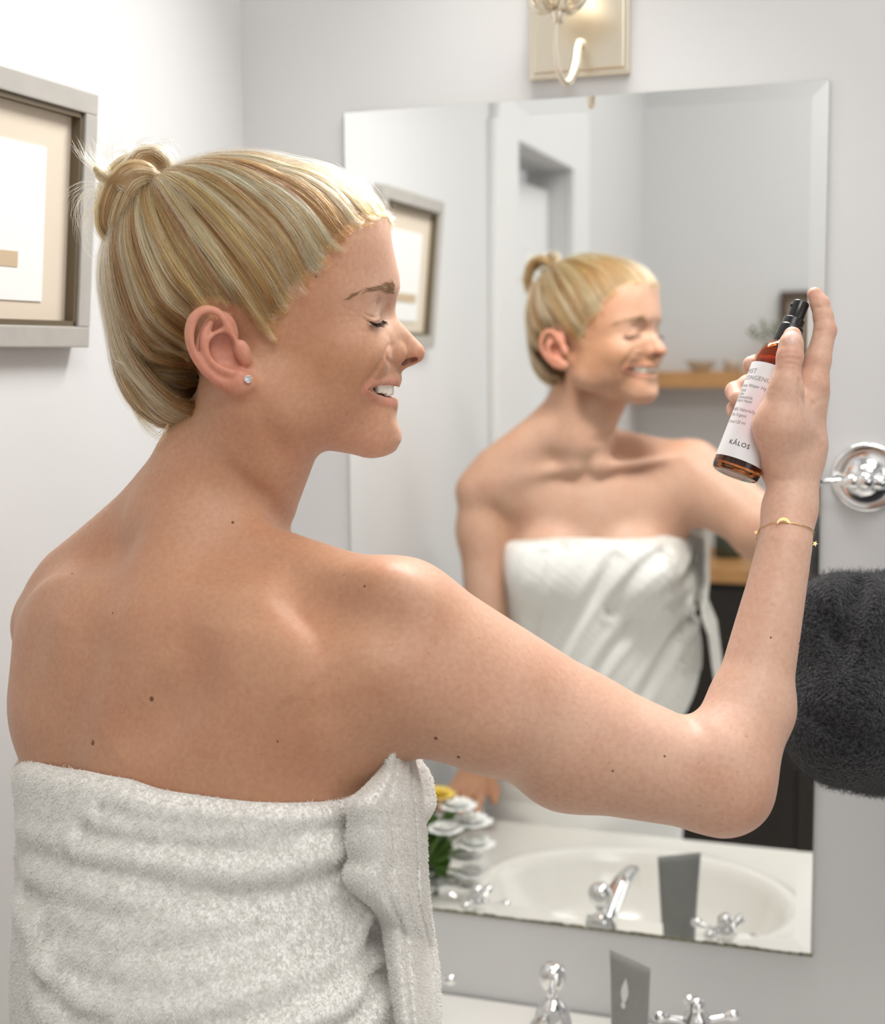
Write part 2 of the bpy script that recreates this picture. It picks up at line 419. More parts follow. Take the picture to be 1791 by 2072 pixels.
P = {'LS': (117.714, 1269.6372, 1.1803),
     'RS': (810.0785, 1259.0329, 0.9921),
     'neck0': (-123.05, 25.9867, -36.3712),
     'neck1': (-154.3195, 1.1702, -135.8591),
     'nr0': 0.0513, 'nr1': 0.0432, 'tz1': 0.0215, 'rRS': 0.0434, 'rLS': 0.0344, 'UA': (1161.1406, 1499.2, 1.0084),
     'rUA': 0.0492, 'EL': (1460.9461, 1587.5164, 0.9951),
     'rEL': 0.0337, 'ole': (1492.4809, 1606.3476, 1.005),
     'ole2': (1463.5206, 1585.4744, 0.9897),
     'role': 0.0171, 'FA': (1519.0853, 1432.8796, 1.0177),
     'rFA': 0.028, 'FA2': (1467.8851, 1532.003, 0.9897),
     'FB': (1588.6402, 1109.1668, 1.0443),
     'rFB': 0.0195, 'WR': (1598.5266, 1029.3863, 1.0645),
     'rWR': 0.0175, 'LE': (-0.655, -0.585, 1.06),
     'LW': (-0.7, -0.66, 0.845),
     't1x': 0.012, 't1y': -0.022, 't1r': 0.148, 't1d': 0.098, 't2x': 0.0, 't2y': -0.012, 't2z': 1.315, 't2r': 0.145, 't2d': 0.066, 'nbr': 0.056, 'sgy': -0.01, 'sgr': 0.052, 'tpx': -201.9019, 'tpz': -127.7466, 'trr1': 0.0213, 'tz-1': 0.0374, 'trr-1': 0.033}
# ---------------------------------------------------------------- field -> mesh
import openvdb
ZF, ZC = 1.0, 5.0                       # below ZF the lattice is stretched ZC times in z (hidden legs)
def unwarp(Q):
    Q = Q.copy(); m = Q[:, 2] < ZF; Q[m, 2] = ZF+(Q[m, 2]-ZF)*ZC; return Q

def eval_sorted(fn, Q, cell=0.10):
    """evaluate fn(points, lo, hi) in spatial clumps"""
    key = np.floor(Q/cell).astype(np.int64); key = (key[:, 0]*4096+key[:, 1])*4096+key[:, 2]
    o = np.argsort(key, kind='stable'); ks = key[o]
    cut = np.concatenate([[0], np.nonzero(np.diff(ks))[0]+1, [len(ks)]])
    out = np.empty(len(Q))
    for a, b in zip(cut[:-1], cut[1:]):
        i = o[a:b]; out[i] = fn(Q[i])
    return out

def field_mesh(fn, lo, hi, vox, warp=False):
    """fn: world points -> distance. returns verts, quads (N,4)"""
    lo = np.array(lo, float); hi = np.array(hi, float)
    n8 = np.ceil((hi-lo)/(vox*8)).astype(int)
    U = unwarp if warp else (lambda q: q)
    def coords(idx, step): return lo+(idx+.5*(step-1)/step*0)*vox*step
    g = np.stack(np.meshgrid(*[np.arange(n) for n in n8], indexing='ij'), -1).reshape(-1, 3)
    d8 = eval_sorted(fn, U(lo+(g*8+3.5)*vox), .3).astype(np.float32)
    st = (ZC if warp else 1)
    zc = (lo[2]+(g[:, 2]*8+3.5)*vox) if warp else None
    thr = np.full(len(g), vox*8*.95); 
    if warp: thr[zc < ZF+vox*8] *= ZC*.62
    near = g[np.abs(d8) < thr]
    arr = np.where(d8 > 0, 1, -1).astype(np.float32).reshape(n8)*vox*2.5
    arr = np.repeat(np.repeat(np.repeat(arr, 8, 0), 8, 1), 8, 2)
    s4 = np.stack(np.meshgrid(*[np.arange(4)]*3, indexing='ij'), -1).reshape(-1, 3)
    g2 = (near[:, None, :]*4+s4).reshape(-1, 3)
    d2 = eval_sorted(fn, U(lo+(g2*2+.5)*vox)).astype(np.float32)
    s2 = np.stack(np.meshgrid(*[np.arange(2)]*3, indexing='ij'), -1).reshape(-1, 3)
    gi = (g2[:, None, :]*2+s2).reshape(-1, 3)
    arr[gi[:, 0], gi[:, 1], gi[:, 2]] = np.repeat(np.clip(d2, -2.5*vox, 2.5*vox), 8)
    thr = np.full(len(g2), vox*2.6)
    if warp: thr[(lo[2]+(g2[:, 2]*2)*vox) < ZF+vox*2] *= ZC*.6
    n2 = g2[np.abs(d2) < thr]
    gi = (n2[:, None, :]*2+s2).reshape(-1, 3)
    d1 = eval_sorted(fn, U(lo+gi*vox)).astype(np.float32)
    arr[gi[:, 0], gi[:, 1], gi[:, 2]] = np.clip(d1, -2.5*vox, 2.5*vox)
    grid = openvdb.FloatGrid(float(2.5*vox))
    grid.copyFromArray(arr, tolerance=float(vox*.01))
    v, q = grid.convertToQuads(isovalue=0.0)
    v = U(lo+np.asarray(v, float)*vox)
    return v, np.asarray(q)

def grad(fn, Q, h=4e-4):
    k = np.array([[1, -1, -1], [-1, -1, 1], [-1, 1, -1], [1, 1, 1]], float)
    G = np.zeros_like(Q)
    for e in k: G += e*eval_sorted(fn, Q+e*h)[:, None]
    return G/(4*h)

def snap(fn, Q, it=2, lim=.0015):
    for _ in range(it):
        d = eval_sorted(fn, Q); g = grad(fn, Q)
        st = -d[:, None]*g/np.maximum((g*g).sum(1), .25)[:, None]
        l = np.linalg.norm(st, axis=1); st *= np.minimum(1, lim/np.maximum(l, 1e-9))[:, None]
        Q = Q+st
    return Q
# ---------------------------------------------------------------- object and material helpers
def tag(o, label=None, cat=None, group=None, kind=None):
    if label: o['label'] = label
    if cat: o['category'] = cat
    if group: o['group'] = group
    if kind: o['kind'] = kind
    return o

def link(name, me, mat=None, parent=None, smooth=True, **k):
    o = bpy.data.objects.new(name, me); COL.objects.link(o)
    if mat is not None:
        for m in (mat if isinstance(mat, (list, tuple)) else [mat]): me.materials.append(m)
    if smooth and isinstance(me, bpy.types.Mesh): me.shade_smooth()
    if parent is not None: o.parent = parent; o.matrix_parent_inverse = parent.matrix_basis.inverted()
    return tag(o, **k)

def np_mesh(name, v, f, smooth=True):
    me = bpy.data.meshes.new(name); v = np.asarray(v, np.float32); f = np.asarray(f, np.int32)
    me.vertices.add(len(v)); me.vertices.foreach_set('co', v.ravel())
    n = f.shape[1]
    me.loops.add(f.size); me.loops.foreach_set('vertex_index', f.ravel())
    me.polygons.add(len(f)); me.polygons.foreach_set('loop_start', np.arange(0, f.size, n, dtype=np.int32))
    me.update(calc_edges=True); me.validate()
    return me

def empty(name, loc, **k):
    o = bpy.data.objects.new(name, None); COL.objects.link(o); o.location = loc; o.empty_display_size = .05
    bpy.context.view_layer.update()
    return tag(o, **k)

def bm_mesh(bm, name):
    me = bpy.data.meshes.new(name); bm.normal_update(); bm.to_mesh(me); bm.free(); return me

def add_box(bm, lo, hi, bev=0.0, seg=2, M=None):
    r = bmesh.ops.create_cube(bm, size=1); vs = r['verts']
    lo = Vector(lo); hi = Vector(hi)
    for v in vs: v.co = Vector([lo[i]+(v.co[i]+.5)*(hi[i]-lo[i]) for i in range(3)])
    if bev > 0:
        es = list({e for v in vs for e in v.link_edges})
        r = bmesh.ops.bevel(bm, geom=es, offset=bev, segments=seg, affect='EDGES', profile=.6)
        vs = list({v for f in r['faces'] for v in f.verts} | {v for v in vs if v.is_valid})
    if M is not None: bmesh.ops.transform(bm, matrix=M, verts=vs)
    return vs

def box_obj(name, lo, hi, mat, bev=0.0, parent=None, smooth=False, **k):
    bm = bmesh.new(); add_box(bm, lo, hi, bev)
    return link(name, bm_mesh(bm, name), mat, parent, smooth, **k)

def frame_from_axis(p0, z, xh=(1, 0, 0)):
    z = Vector(z).normalized(); x = Vector(xh)-z*Vector(xh).dot(z)
    if x.length < 1e-4: x = Vector((0, 1, 0))-z*z.y
    x.normalize(); y = z.cross(x)
    m = Matrix.Identity(4)
    for i in range(3): m[i][0], m[i][1], m[i][2], m[i][3] = x[i], y[i], z[i], p0[i]
    return m

def lathe(bm, prof, M=None, n=40, a0=0, a1=2*math.pi):
    """prof: (radius, height) list turned about z, then moved by M"""
    M = M or Matrix.Identity(4); full = abs(a1-a0-2*math.pi) < 1e-6
    m = n if full else n+1; rings = []
    for r, z in prof:
        if r < 1e-7: rings.append([bm.verts.new(M @ Vector((0, 0, z)))])
        else: rings.append([bm.verts.new(M @ Vector((r*math.cos(a0+(a1-a0)*i/n), r*math.sin(a0+(a1-a0)*i/n), z))) for i in range(m)])
    for A, B in zip(rings, rings[1:]):
        for i in range(n):
            j = (i+1) % m if full else i+1
            if len(A) == 1 and len(B) == 1: continue
            if len(A) == 1: f = [A[0], B[j], B[i]]
            elif len(B) == 1: f = [A[i], A[j], B[0]]
            else: f = [A[i], A[j], B[j], B[i]]
            try: bm.faces.new(f)
            except ValueError: pass

def smooth_path(pts, n):
    pts = [np.array(p, float) for p in pts]; P_ = [2*pts[0]-pts[1]]+pts+[2*pts[-1]-pts[-2]]; out = []
    for i in range(1, len(P_)-2):
        for k in range(n):
            t = k/n; a, b, c, d = P_[i-1], P_[i], P_[i+1], P_[i+2]
            out.append(.5*((2*b)+(-a+c)*t+(2*a-5*b+4*c-d)*t*t+(-a+3*b-3*c+d)*t**3))
    out.append(pts[-1]); return out

def tube(bm, pts, rad, n=12, cap=True, flat=1.0):
    pts = [Vector(p) for p in pts]; rad = rad if hasattr(rad, '__len__') else [rad]*len(pts)
    rings = []; x = None
    for i, p in enumerate(pts):
        t = (pts[min(i+1, len(pts)-1)]-pts[max(i-1, 0)]).normalized()
        if x is None: x = t.orthogonal().normalized()
        x = (x-t*x.dot(t)).normalized(); y = t.cross(x)
        rings.append([bm.verts.new(p+(x*math.cos(2*math.pi*k/n)+y*math.sin(2*math.pi*k/n)*flat)*rad[i]) for k in range(n)])
    for A, B in zip(rings, rings[1:]):
        for k in range(n): bm.faces.new((A[k], A[(k+1) % n], B[(k+1) % n], B[k]))
    if cap:
        bm.faces.new(rings[0][::-1]); bm.faces.new(rings[-1])

def nodes(name):
    m = bpy.data.materials.new(name); m.use_nodes = True
    nt = m.node_tree; return m, nt, nt.nodes['Principled BSDF']

def mat(name, col, rough=.5, metal=0.0, spec=.5, bump=None, var=None, trans=0.0, ior=1.45, coat=0.0, sheen=0.0, sss=0.0):
    m, nt, b = nodes(name); I = b.inputs
    I['Base Color'].default_value = (*col, 1); I['Roughness'].default_value = rough; I['Metallic'].default_value = metal
    I['Specular IOR Level'].default_value = spec; I['Transmission Weight'].default_value = trans; I['IOR'].default_value = ior
    I['Coat Weight'].default_value = coat; I['Sheen Weight'].default_value = sheen
    if sss: I['Subsurface Weight'].default_value = sss; I['Subsurface Scale'].default_value = .006
    N = nt.nodes; L = nt.links
    if bump or var:
        tc = N.new('ShaderNodeTexCoord')
    if var:
        sc, amt = var; nz = N.new('ShaderNodeTexNoise'); nz.inputs['Scale'].default_value = sc; nz.inputs['Detail'].default_value = 6
        L.new(tc.outputs['Object'], nz.inputs['Vector'])
        mx = N.new('ShaderNodeMix'); mx.data_type = 'RGBA'; mx.inputs[6].default_value = (*[c*(1-amt) for c in col], 1); mx.inputs[7].default_value = (*[min(1, c*(1+amt)) for c in col], 1)
        L.new(nz.outputs['Fac'], mx.inputs[0]); L.new(mx.outputs[2], I['Base Color'])
    if bump:
        sc, st, dist = bump; nz = N.new('ShaderNodeTexNoise'); nz.inputs['Scale'].default_value = sc; nz.inputs['Detail'].default_value = 4
        L.new(tc.outputs['Object'], nz.inputs['Vector'])
        bp = N.new('ShaderNodeBump'); bp.inputs['Strength'].default_value = st; bp.inputs['Distance'].default_value = dist
        L.new(nz.outputs['Fac'], bp.inputs['Height']); L.new(bp.outputs['Normal'], I['Normal'])
    return m
# ---------------------------------------------------------------- the room
XL, XR, YB, ZT = -.794, 1.5, -2.64, 2.95
M_wall = mat('wall_paint', (.675, .675, .675), .55, bump=(180, .06, .002))
M_trim = mat('trim_paint', (.78, .78, .77), .35)
M_ceil = mat('ceiling_paint', (.78, .78, .775), .7)
M_floor = mat('floor_tile', (.74, .72, .69), .35, var=(3, .08))
def wall(name, lo, hi, m=M_wall): return box_obj(name, lo, hi, m, kind='structure')
T = .1
wall('wall_front', (XL-T, 0, 0), (XR+T, T, ZT))
wall('wall_rear', (XL-T, YB-T, 0), (XR+T, YB, ZT))
wall('wall_right', (XR, YB, 0), (XR+T, 0, ZT))
DY0, DY1, DZ = -1.215, -1.70, 1.975                 # doorway in the left wall
bm = bmesh.new()
add_box(bm, (XL-T, DY0, 0), (XL, 0, ZT)); add_box(bm, (XL-T, YB, 0), (XL, DY1, ZT)); add_box(bm, (XL-T, DY1, DZ), (XL, DY0, ZT))
link('wall_left', bm_mesh(bm, 'wall_left'), M_wall, None, False, kind='structure')
box_obj('floor', (XL-T, YB-T, -T), (XR+T, T, 0), M_floor, kind='structure')
box_obj('ceiling', (XL-T, YB-T, ZT), (XR+T, T, ZT+T), M_ceil, kind='structure')
box_obj('wall_hallway', (XL-1.0, YB, 0), (XL-.95, 0, ZT), M_wall, kind='structure')
# door casing (trim) and a door standing a little open
bm = bmesh.new()
add_box(bm, (XL, DY0, 0), (XL+.018, DY0+.16, DZ+.15), .004); add_box(bm, (XL, DY1-.16, 0), (XL+.018, DY1, DZ+.15), .004)
add_box(bm, (XL, DY1, DZ), (XL+.018, DY0, DZ+.15), .004)
link('trim_1', bm_mesh(bm, 'trim'), M_trim, None, False, kind='structure')
bm = bmesh.new()
M = Matrix.Translation((XL-.045, DY1, 0)) @ Matrix.Rotation(math.radians(4), 4, 'Z')
add_box(bm, (-.035, .002, .01), (0, .47, DZ-.045), .003, M=M)
for z0, z1 in ((.15, .85), (1.0, 1.80)):
    for a in ((.0, .09, z0), ): add_box(bm, (-.001, .09, z0), (.006, .38, z1), .004, M=M)
link('door_1', bm_mesh(bm, 'door'), M_trim, None, False, kind='structure')
for n, lo, hi in (('left', (XL, DY0+.18, 0), (XL+.015, 0, .12)), ('front', (XL, -.015, 0), (XR, 0, .12)), ('rear', (XL, YB, 0), (XR, YB+.015, .12))):
    box_obj('baseboard_'+n, lo, hi, M_trim, .003, kind='structure')
# ---------------------------------------------------------------- mirror
M_mirror, nt, b = nodes('mirror_glass')
b.inputs['Metallic'].default_value = 1; b.inputs['Base Color'].default_value = (.95, .96, .945, 1); b.inputs['Roughness'].default_value = 0
M_edge = mat('mirror_edge', (.19, .18, .11), .6, var=(60, .5))
MX0, MX1, MZ0, MZ1 = -.658, -.0985, .8615, 1.8365
mir = empty('mirror', ((MX0+MX1)/2, 0, MZ0), label='large frameless wall mirror with sloped edges above the sink', cat='mirror')
bm = bmesh.new()
bv = .0175
def ring(x0, x1, z0, z1, y): return [bm.verts.new(p) for p in ((x0, y, z0), (x1, y, z0), (x1, y, z1), (x0, y, z1))]
R0 = ring(MX0, MX1, MZ0, MZ1, -.0042); R1 = ring(MX0+bv, MX1-bv, MZ0+bv, MZ1-bv, -.0048)
bm.faces.new(R1[::-1])
me = bm_mesh(bm, 'mirror_face'); 
bm = bmesh.new()
R1 = ring(MX0+bv, MX1-bv, MZ0+bv, MZ1-bv, -.0048)
bm.faces.new(R1); link('mirror_face', bm_mesh(bm, 'mirror_face'), M_mirror, mir, False)
for k, nm in enumerate(('lower', 'right', 'upper', 'left')):
    bm = bmesh.new(); R0 = ring(MX0, MX1, MZ0, MZ1, -.0042); R1 = ring(MX0+bv, MX1-bv, MZ0+bv, MZ1-bv, -.0048)
    j = (k+1) % 4; keep = {R0[k], R0[j], R1[k], R1[j]}
    bm.faces.new((R0[k], R0[j], R1[j], R1[k]))
    for v in list(bm.verts):
        if v not in keep: bm.verts.remove(v)
    link('bevel', bm_mesh(bm, 'bevel'), M_mirror, mir, False)
bm = bmesh.new()
A = ring(MX0, MX1, MZ0, MZ1, -.0042); B_ = ring(MX0, MX1, MZ0, MZ1, 0)
for k in range(4): bm.faces.new((A[(k+1) % 4], A[k], B_[k], B_[(k+1) % 4]))
bm.faces.new(B_)
# worn silvering along the lower edge
for i in range(46):
    x = MX0+.005+(MX1-MX0-.01)*i/45; hgt = .0018+.0035*abs(math.sin(i*1.7)*math.sin(i*.37))
    add_box(bm, (x-.0075, -.0050, MZ0-.0012), (x+.0075, -.0042+.0001, MZ0+hgt*.55))
link('glass_edge', bm_mesh(bm, 'glass_edge'), M_edge, mir, False, label='tarnished dark edge of the mirror')

# ---------------------------------------------------------------- chrome, china and the counter
M_chrome = mat('chrome', (.86, .86, .86), .06, 1.0)
M_dark = mat('dark_void', (.02, .02, .02), .5)
M_china = mat('cream_china', (.83, .81, .76), .12, coat=.3)
CZ = .752
CX0, CX1, CY = XL+.004, .16, -.655
sx, sy, sa, sb = -.375, -.385, .225, .185
def oval_top():
    """worktop with an oval bowl hanging in it, one smooth sheet"""
    bm = bmesh.new(); n = 96
    def rg(a, b, z): return [bm.verts.new((sx+a*math.cos(2*math.pi*i/n), sy+b*math.sin(2*math.pi*i/n), z)) for i in range(n)]
    outer = []
    for i in range(n):
        c, s = math.cos(2*math.pi*i/n), math.sin(2*math.pi*i/n)
        t = min([abs((CX1-sx)/c) if c > 1e-6 else 9, abs((CX0-sx)/c) if c < -1e-6 else 9, abs((-.004-sy)/s) if s > 1e-6 else 9, abs((CY-sy)/s) if s < -1e-6 else 9])
        outer.append(bm.verts.new((sx+c*t, sy+s*t, CZ)))
    R_ = [outer]
    for a, b, z in [(sa+.03, sb+.028, CZ), (sa+.022, sb+.020, CZ+.002), (sa+.014, sb+.012, CZ+.0075), (sa+.004, sb+.003, CZ+.0085), (sa-.004, sb-.004, CZ+.004), (sa-.012, sb-.012, CZ-.012), (sa-.03, sb-.03, CZ-.05), (sa-.07, sb-.065, CZ-.09), (sa-.13, sb-.12, CZ-.115), (.03, .03, CZ-.125)]:
        R_.append(rg(a, b, z))
    for A, B in zip(R_, R_[1:]):
        for i in range(n): bm.faces.new((A[i], A[(i+1) % n], B[(i+1) % n], B[i]))
    bm.faces.new(R_[-1])
    return bm
sink = empty('washbasin_counter', (sx, sy, 0), label='cream washbasin counter with oval bowl under the mirror', cat='sink')
link('basin', bm_mesh(oval_top(), 'basin'), M_china, sink)
bm = bmesh.new(); add_box(bm, (CX0, CY-.004, CZ-.035), (CX1, CY+.004, CZ+.0005), .003)
link('front_edge', bm_mesh(bm, 'front_edge'), M_china, sink)
bm = bmesh.new(); add_box(bm, (CX0+.018, CY+.03, 0), (CX1, -.02, CZ-.14)); add_box(bm, (CX0, CY+.028, CZ-.14), (CX1, CY+.04, CZ-.036))
link('cabinet_body', bm_mesh(bm, 'cabinet_body'), M_trim, sink, False)
bm = bmesh.new(); lathe(bm, [(0, 0), (.02, 0), (.022, .002), (.021, .004), (.006, .005), (0, .003)], Matrix.Translation((sx, sy, CZ-.125)), 24)
link('drain', bm_mesh(bm, 'drain'), M_chrome, sink)

def cross_tap(name, x, y, rot, label):
    t = empty(name, (x, y, CZ), label=label, cat='tap', group='cross handle taps of the basin')
    bm = bmesh.new(); T_ = Matrix.Translation((x, y, CZ))
    lathe(bm, [(0, 0), (.026, 0), (.026, .004), (.020, .008), (.016, .020), (.0145, .030), (.017, .034), (.017, .040), (.012, .046), (.010, .056), (.013, .060)], T_, 32)
    link('base', bm_mesh(bm, 'base'), M_chrome, t)
    bm = bmesh.new()
    lathe(bm, [(.010, .058), (.015, .062), (.0165, .070), (.0145, .078), (.009, .083), (.010, .087), (.009, .094), (.005, .098), (0, .099)], T_, 28)
    for k in range(4):
        a = rot+k*math.pi/2; d = Vector((math.cos(a), math.sin(a), .18)).normalized()
        m = frame_from_axis(Vector((x, y, CZ+.070)), d)
        lathe(bm, [(.0046, .008), (.0038, .018), (.0034, .030), (.0042, .034), (.0062, .037), (.0068, .041), (.0060, .0455), (.003, .048), (0, .0485)], m, 16)
    link('cross_handle', bm_mesh(bm, 'cross_handle'), M_chrome, t)
    return t
cross_tap('cross_tap', -.2103, -.125, .35, 'chrome cross handle tap beside the grey tube')
cross_tap('cross_tap', -.535, -.125, .1, 'chrome cross handle tap beside the white flowers')

fx, fy = -.3705, -.13
fa = empty('faucet', (fx, fy, CZ), label='chrome basin faucet with round knob on top, between two cross taps', cat='faucet')
bm = bmesh.new(); T_ = Matrix.Translation((fx, fy, CZ))
lathe(bm, [(0, 0), (.031, 0), (.031, .006), (.026, .010), (.0245, .030), (.021, .052), (.017, .066), (.011, .073), (.0065, .077)], T_, 36)
link('base', bm_mesh(bm, 'base'), M_chrome, fa)
bm = bmesh.new(); lathe(bm, [(.006, .075), (.006, .086), (.011, .089), (.0145, .096), (.0155, .1035), (.0135, .112), (.008, .117), (0, .1185)], T_, 32)
link('lift_knob', bm_mesh(bm, 'lift_knob'), M_chrome, fa)
bm = bmesh.new()
sp = smooth_path([(fx, fy-.005, CZ+.046), (fx+.004, fy-.04, CZ+.066), (fx+.008, fy-.09, CZ+.082), (fx+.012, fy-.135, CZ+.082), (fx+.013, fy-.150, CZ+.068)], 6)
tube(bm, sp, list(np.interp(np.linspace(0, 1, len(sp)), [0, .3, .8, 1], [.017, .0165, .0145, .0135])), 20, flat=.8)
link('spout', bm_mesh(bm, 'spout'), M_chrome, fa)

# grey cosmetic tube standing on its cap
M_tube = mat('grey_tube_plastic', (.27, .275, .262), .38, var=(120, .12))
M_print = mat('pale_print', (.72, .72, .70), .5)
tl = np.array([-.3005, -.1536]); tr_ = np.array([-.2502, -.1867]); tc = (tl+tr_)/2; td = (tr_-tl)/np.linalg.norm(tr_-tl); tn = np.array([td[1], -td[0]])
tb = empty('cosmetic_tube', (tc[0], tc[1], CZ), label='slate grey cosmetic tube standing on its cap beside the faucet', cat='tube')
bm = bmesh.new(); rings = []; n = 40
for k in range(17):
    u_ = k/16; z = CZ+.018+(.9045-CZ-.018)*u_
    a = .0205+(.0305-.0205)*u_; bb = .0185*(1-u_)**.85+.0009
    rings.append([bm.verts.new((tc[0]+td[0]*a*math.cos(t)+tn[0]*bb*math.sin(t), tc[1]+td[1]*a*math.cos(t)+tn[1]*bb*math.sin(t), z)) for t in [2*math.pi*i/n for i in range(n)]])
for A, B in zip(rings, rings[1:]):
    for i in range(n): bm.faces.new((A[i], A[(i+1) % n], B[(i+1) % n], B[i]))
bm.faces.new(rings[0][::-1]); bm.faces.new(rings[-1])
link('tube_body', bm_mesh(bm, 'tube_body'), M_tube, tb)
bm = bmesh.new(); lathe(bm, [(0, 0), (.0195, 0), (.020, .001), (.020, .017), (.019, .018), (0, .018)], Matrix.Translation((tc[0], tc[1], CZ)), 36)
link('cap', bm_mesh(bm, 'cap'), M_tube, tb)
bm = bmesh.new()                                   # pale drop mark on the side facing the room
def on_tube(a, z, off=.0008):
    u_ = (z-CZ-.018)/(.9045-CZ-.018); A = .0205+.010*u_; bb = .0185*(1-u_)**.85+.0009
    t = -math.pi/2+a/A*1.0; sgn = 1 if (tn[1] < 0) else -1
    s_ = abs(math.sin(t))
    return (tc[0]+td[0]*a+sgn*tn[0]*(bb*s_+off), tc[1]+td[1]*a+sgn*tn[1]*(bb*s_+off), z)
for cz, hh, ww in ((.871, .0135, .0056), (.856, .0045, .0036)):
    prev = None
    for i in range(13):
        v_ = i/12; z = cz-hh+2*hh*v_; w_ = ww*math.sin(math.pi*min(1, v_*1.02))**.8*(1.25-.6*v_)
        L = bm.verts.new(on_tube(-w_, z)); R_ = bm.verts.new(on_tube(w_, z))
        if prev: bm.faces.new((prev[0], prev[1], R_, L))
        prev = (L, R_)
link('printed_mark', bm_mesh(bm, 'printed_mark'), M_print, tb, False)

# ---------------------------------------------------------------- robe hook with two arms on the right
hx, hz = -.0497, 1.412
hk = empty('hook', (hx, 0, hz), label='chrome hook with round plate and crossbar right of the mirror', cat='hook')
Mh = frame_from_axis(Vector((hx, 0, hz)), (0, -1, 0))
bm = bmesh.new(); lathe(bm, [(0, 0), (.037, 0), (.0385, .003), (.037, .007), (.033, .0075), (.030, .006), (.020, .010), (.012, .012), (.010, .024)], Mh, 48)
link('wall_plate', bm_mesh(bm, 'wall_plate'), M_chrome, hk)
bm = bmesh.new(); lathe(bm, [(.009, .02), (.0085, .028), (.0095, .031), (.0115, .037), (.0105, .043), (.0095, .046), (.0105, .049), (.007, .054), (0, .056)], Mh, 32)
link('centre_knob', bm_mesh(bm, 'centre_knob'), M_chrome, hk)
bm = bmesh.new()
for s in (-1, 1):
    m = frame_from_axis(Vector((hx, -.038, hz-.002)), (s, 0, 0))
    lathe(bm, [(.008, .008), (.009, .014), (.0075, .020), (.0042, .023), (.0034, .030), (.0034, .046), (.006, .0475), (.006, .0495), (.0105, .051), (.0115, .056), (.0105, .0605), (.004, .063), (0, .0635)], m, 24)
link('crossbar', bm_mesh(bm, 'crossbar'), M_chrome, hk)

# ---------------------------------------------------------------- brass wall sconce over the mirror
M_brass = mat('polished_brass', (.86, .78, .64), .30, 1.0)
M_bulb, nt, b = nodes('glowing_bulb'); b.inputs['Emission Color'].default_value = (1, .93, .82, 1); b.inputs['Emission Strength'].default_value = 5
sc_x0, sc_x1, sc_z0, sc_z1 = -.4284, -.3126, 1.8575, 2.10
scx = (sc_x0+sc_x1)/2
sn = empty('wall_sconce', (scx, 0, sc_z0), label='brass wall sconce with square plate and curved arm above the mirror', cat='wall lamp')
bm = bmesh.new(); add_box(bm, (sc_x0, -.010, sc_z0), (sc_x1, 0, sc_z1), .003, 3); add_box(bm, (sc_x0+.006, -.0125, sc_z0+.006), (sc_x1-.006, -.009, sc_z1-.006), .002, 2)
link('back_plate', bm_mesh(bm, 'back_plate'), M_brass, sn, False)
bm = bmesh.new()
ax = -.3895
p = smooth_path([(-.3680, -.012, 1.893), (-.3675, -.028, 1.888), (-.3665, -.045, 1.862), (-.3690, -.058, 1.846), (-.3725, -.068, 1.841), (-.3765, -.078, 1.850), (-.3784, -.083, 1.869), (-.3776, -.085, 1.890), (-.3765, -.085, 1.905)], 8)
tube(bm, p, list(np.interp(np.linspace(0, 1, len(p)), [0, .12, .25, .40, .5, .8, 1], [.0060, .0046, .0056, .0052, .0034, .0034, .0040])), 18)
link('arm', bm_mesh(bm, 'arm'), M_brass, sn)
bm = bmesh.new(); cx_, cy_ = -.3763, -.085
lathe(bm, [(0, 1.898), (.0065, 1.900), (.0050, 1.906), (.0085, 1.909), (.006, 1.913), (.012, 1.918), (.022, 1.925), (.026, 1.934), (.022, 1.940), (.012, 1.944), (.011, 1.99), (0, 1.992)], Matrix.Translation((cx_, cy_, 0)), 32)
for k in range(6):
    a = k*math.pi/3
    pts = smooth_path([(cx_+.008*math.cos(a), cy_+.008*math.sin(a), 1.916), (cx_+.020*math.cos(a), cy_+.020*math.sin(a), 1.915), (cx_+.029*math.cos(a), cy_+.029*math.sin(a), 1.925), (cx_+.026*math.cos(a), cy_+.026*math.sin(a), 1.937)], 4)
    tube(bm, pts, .0045, 8)
link('candle_cup', bm_mesh(bm, 'candle_cup'), M_brass, sn)
bm = bmesh.new(); lathe(bm, [(0, 1.985), (.009, 1.986), (.0095, 2.02), (.014, 2.035), (.017, 2.055), (.012, 2.085), (.004, 2.10), (0, 2.101)], Matrix.Translation((cx_, cy_, 0)), 24)
link('bulb', bm_mesh(bm, 'bulb'), M_bulb, sn)
ld = bpy.data.lights.new('sconce_light', 'POINT'); ld.energy = .35; ld.color = (1.0, .95, .87); ld.shadow_soft_size = .035
lo = bpy.data.objects.new('sconce_light', ld); COL.objects.link(lo); lo.location = (cx_, cy_-.03, 2.08)

# ---------------------------------------------------------------- framed picture on the left wall
M_frame = mat('silver_grey_wood', (.43, .41, .38), .45, var=(40, .12))
M_gilt = mat('gilt_slip', (.58, .45, .30), .4)
M_mat = mat('mount_board', (.70, .61, .50), .8)
M_paper = mat('paper', (.83, .84, .83), .8)
M_glass, nt, b = nodes('picture_glass'); b.inputs['Transmission Weight'].default_value = 1; b.inputs['Roughness'].default_value = 0; b.inputs['IOR'].default_value = 1.3; b.inputs['Base Color'].default_value = (1, 1, 1, 1)
FY0, FY1, FZ0, FZ1 = -.668, -.389, 1.5605, 1.802
pf = empty('picture_frame', (XL, (FY0+FY1)/2, FZ0), label='grey wooden picture frame with cream mount hanging on the left wall', cat='picture')
Mt = Matrix.Translation((XL+.001, 0, FZ0)) @ Matrix.Rotation(math.radians(5), 4, 'Y') @ Matrix.Translation((0, 0, -FZ0))
fwid, fd = .0200, .019
bm = bmesh.new()
add_box(bm, (0, FY0, FZ0), (fd, FY1, FZ0+fwid), .0015, M=Mt); add_box(bm, (0, FY0, FZ1-fwid), (fd, FY1, FZ1), .0015, M=Mt)
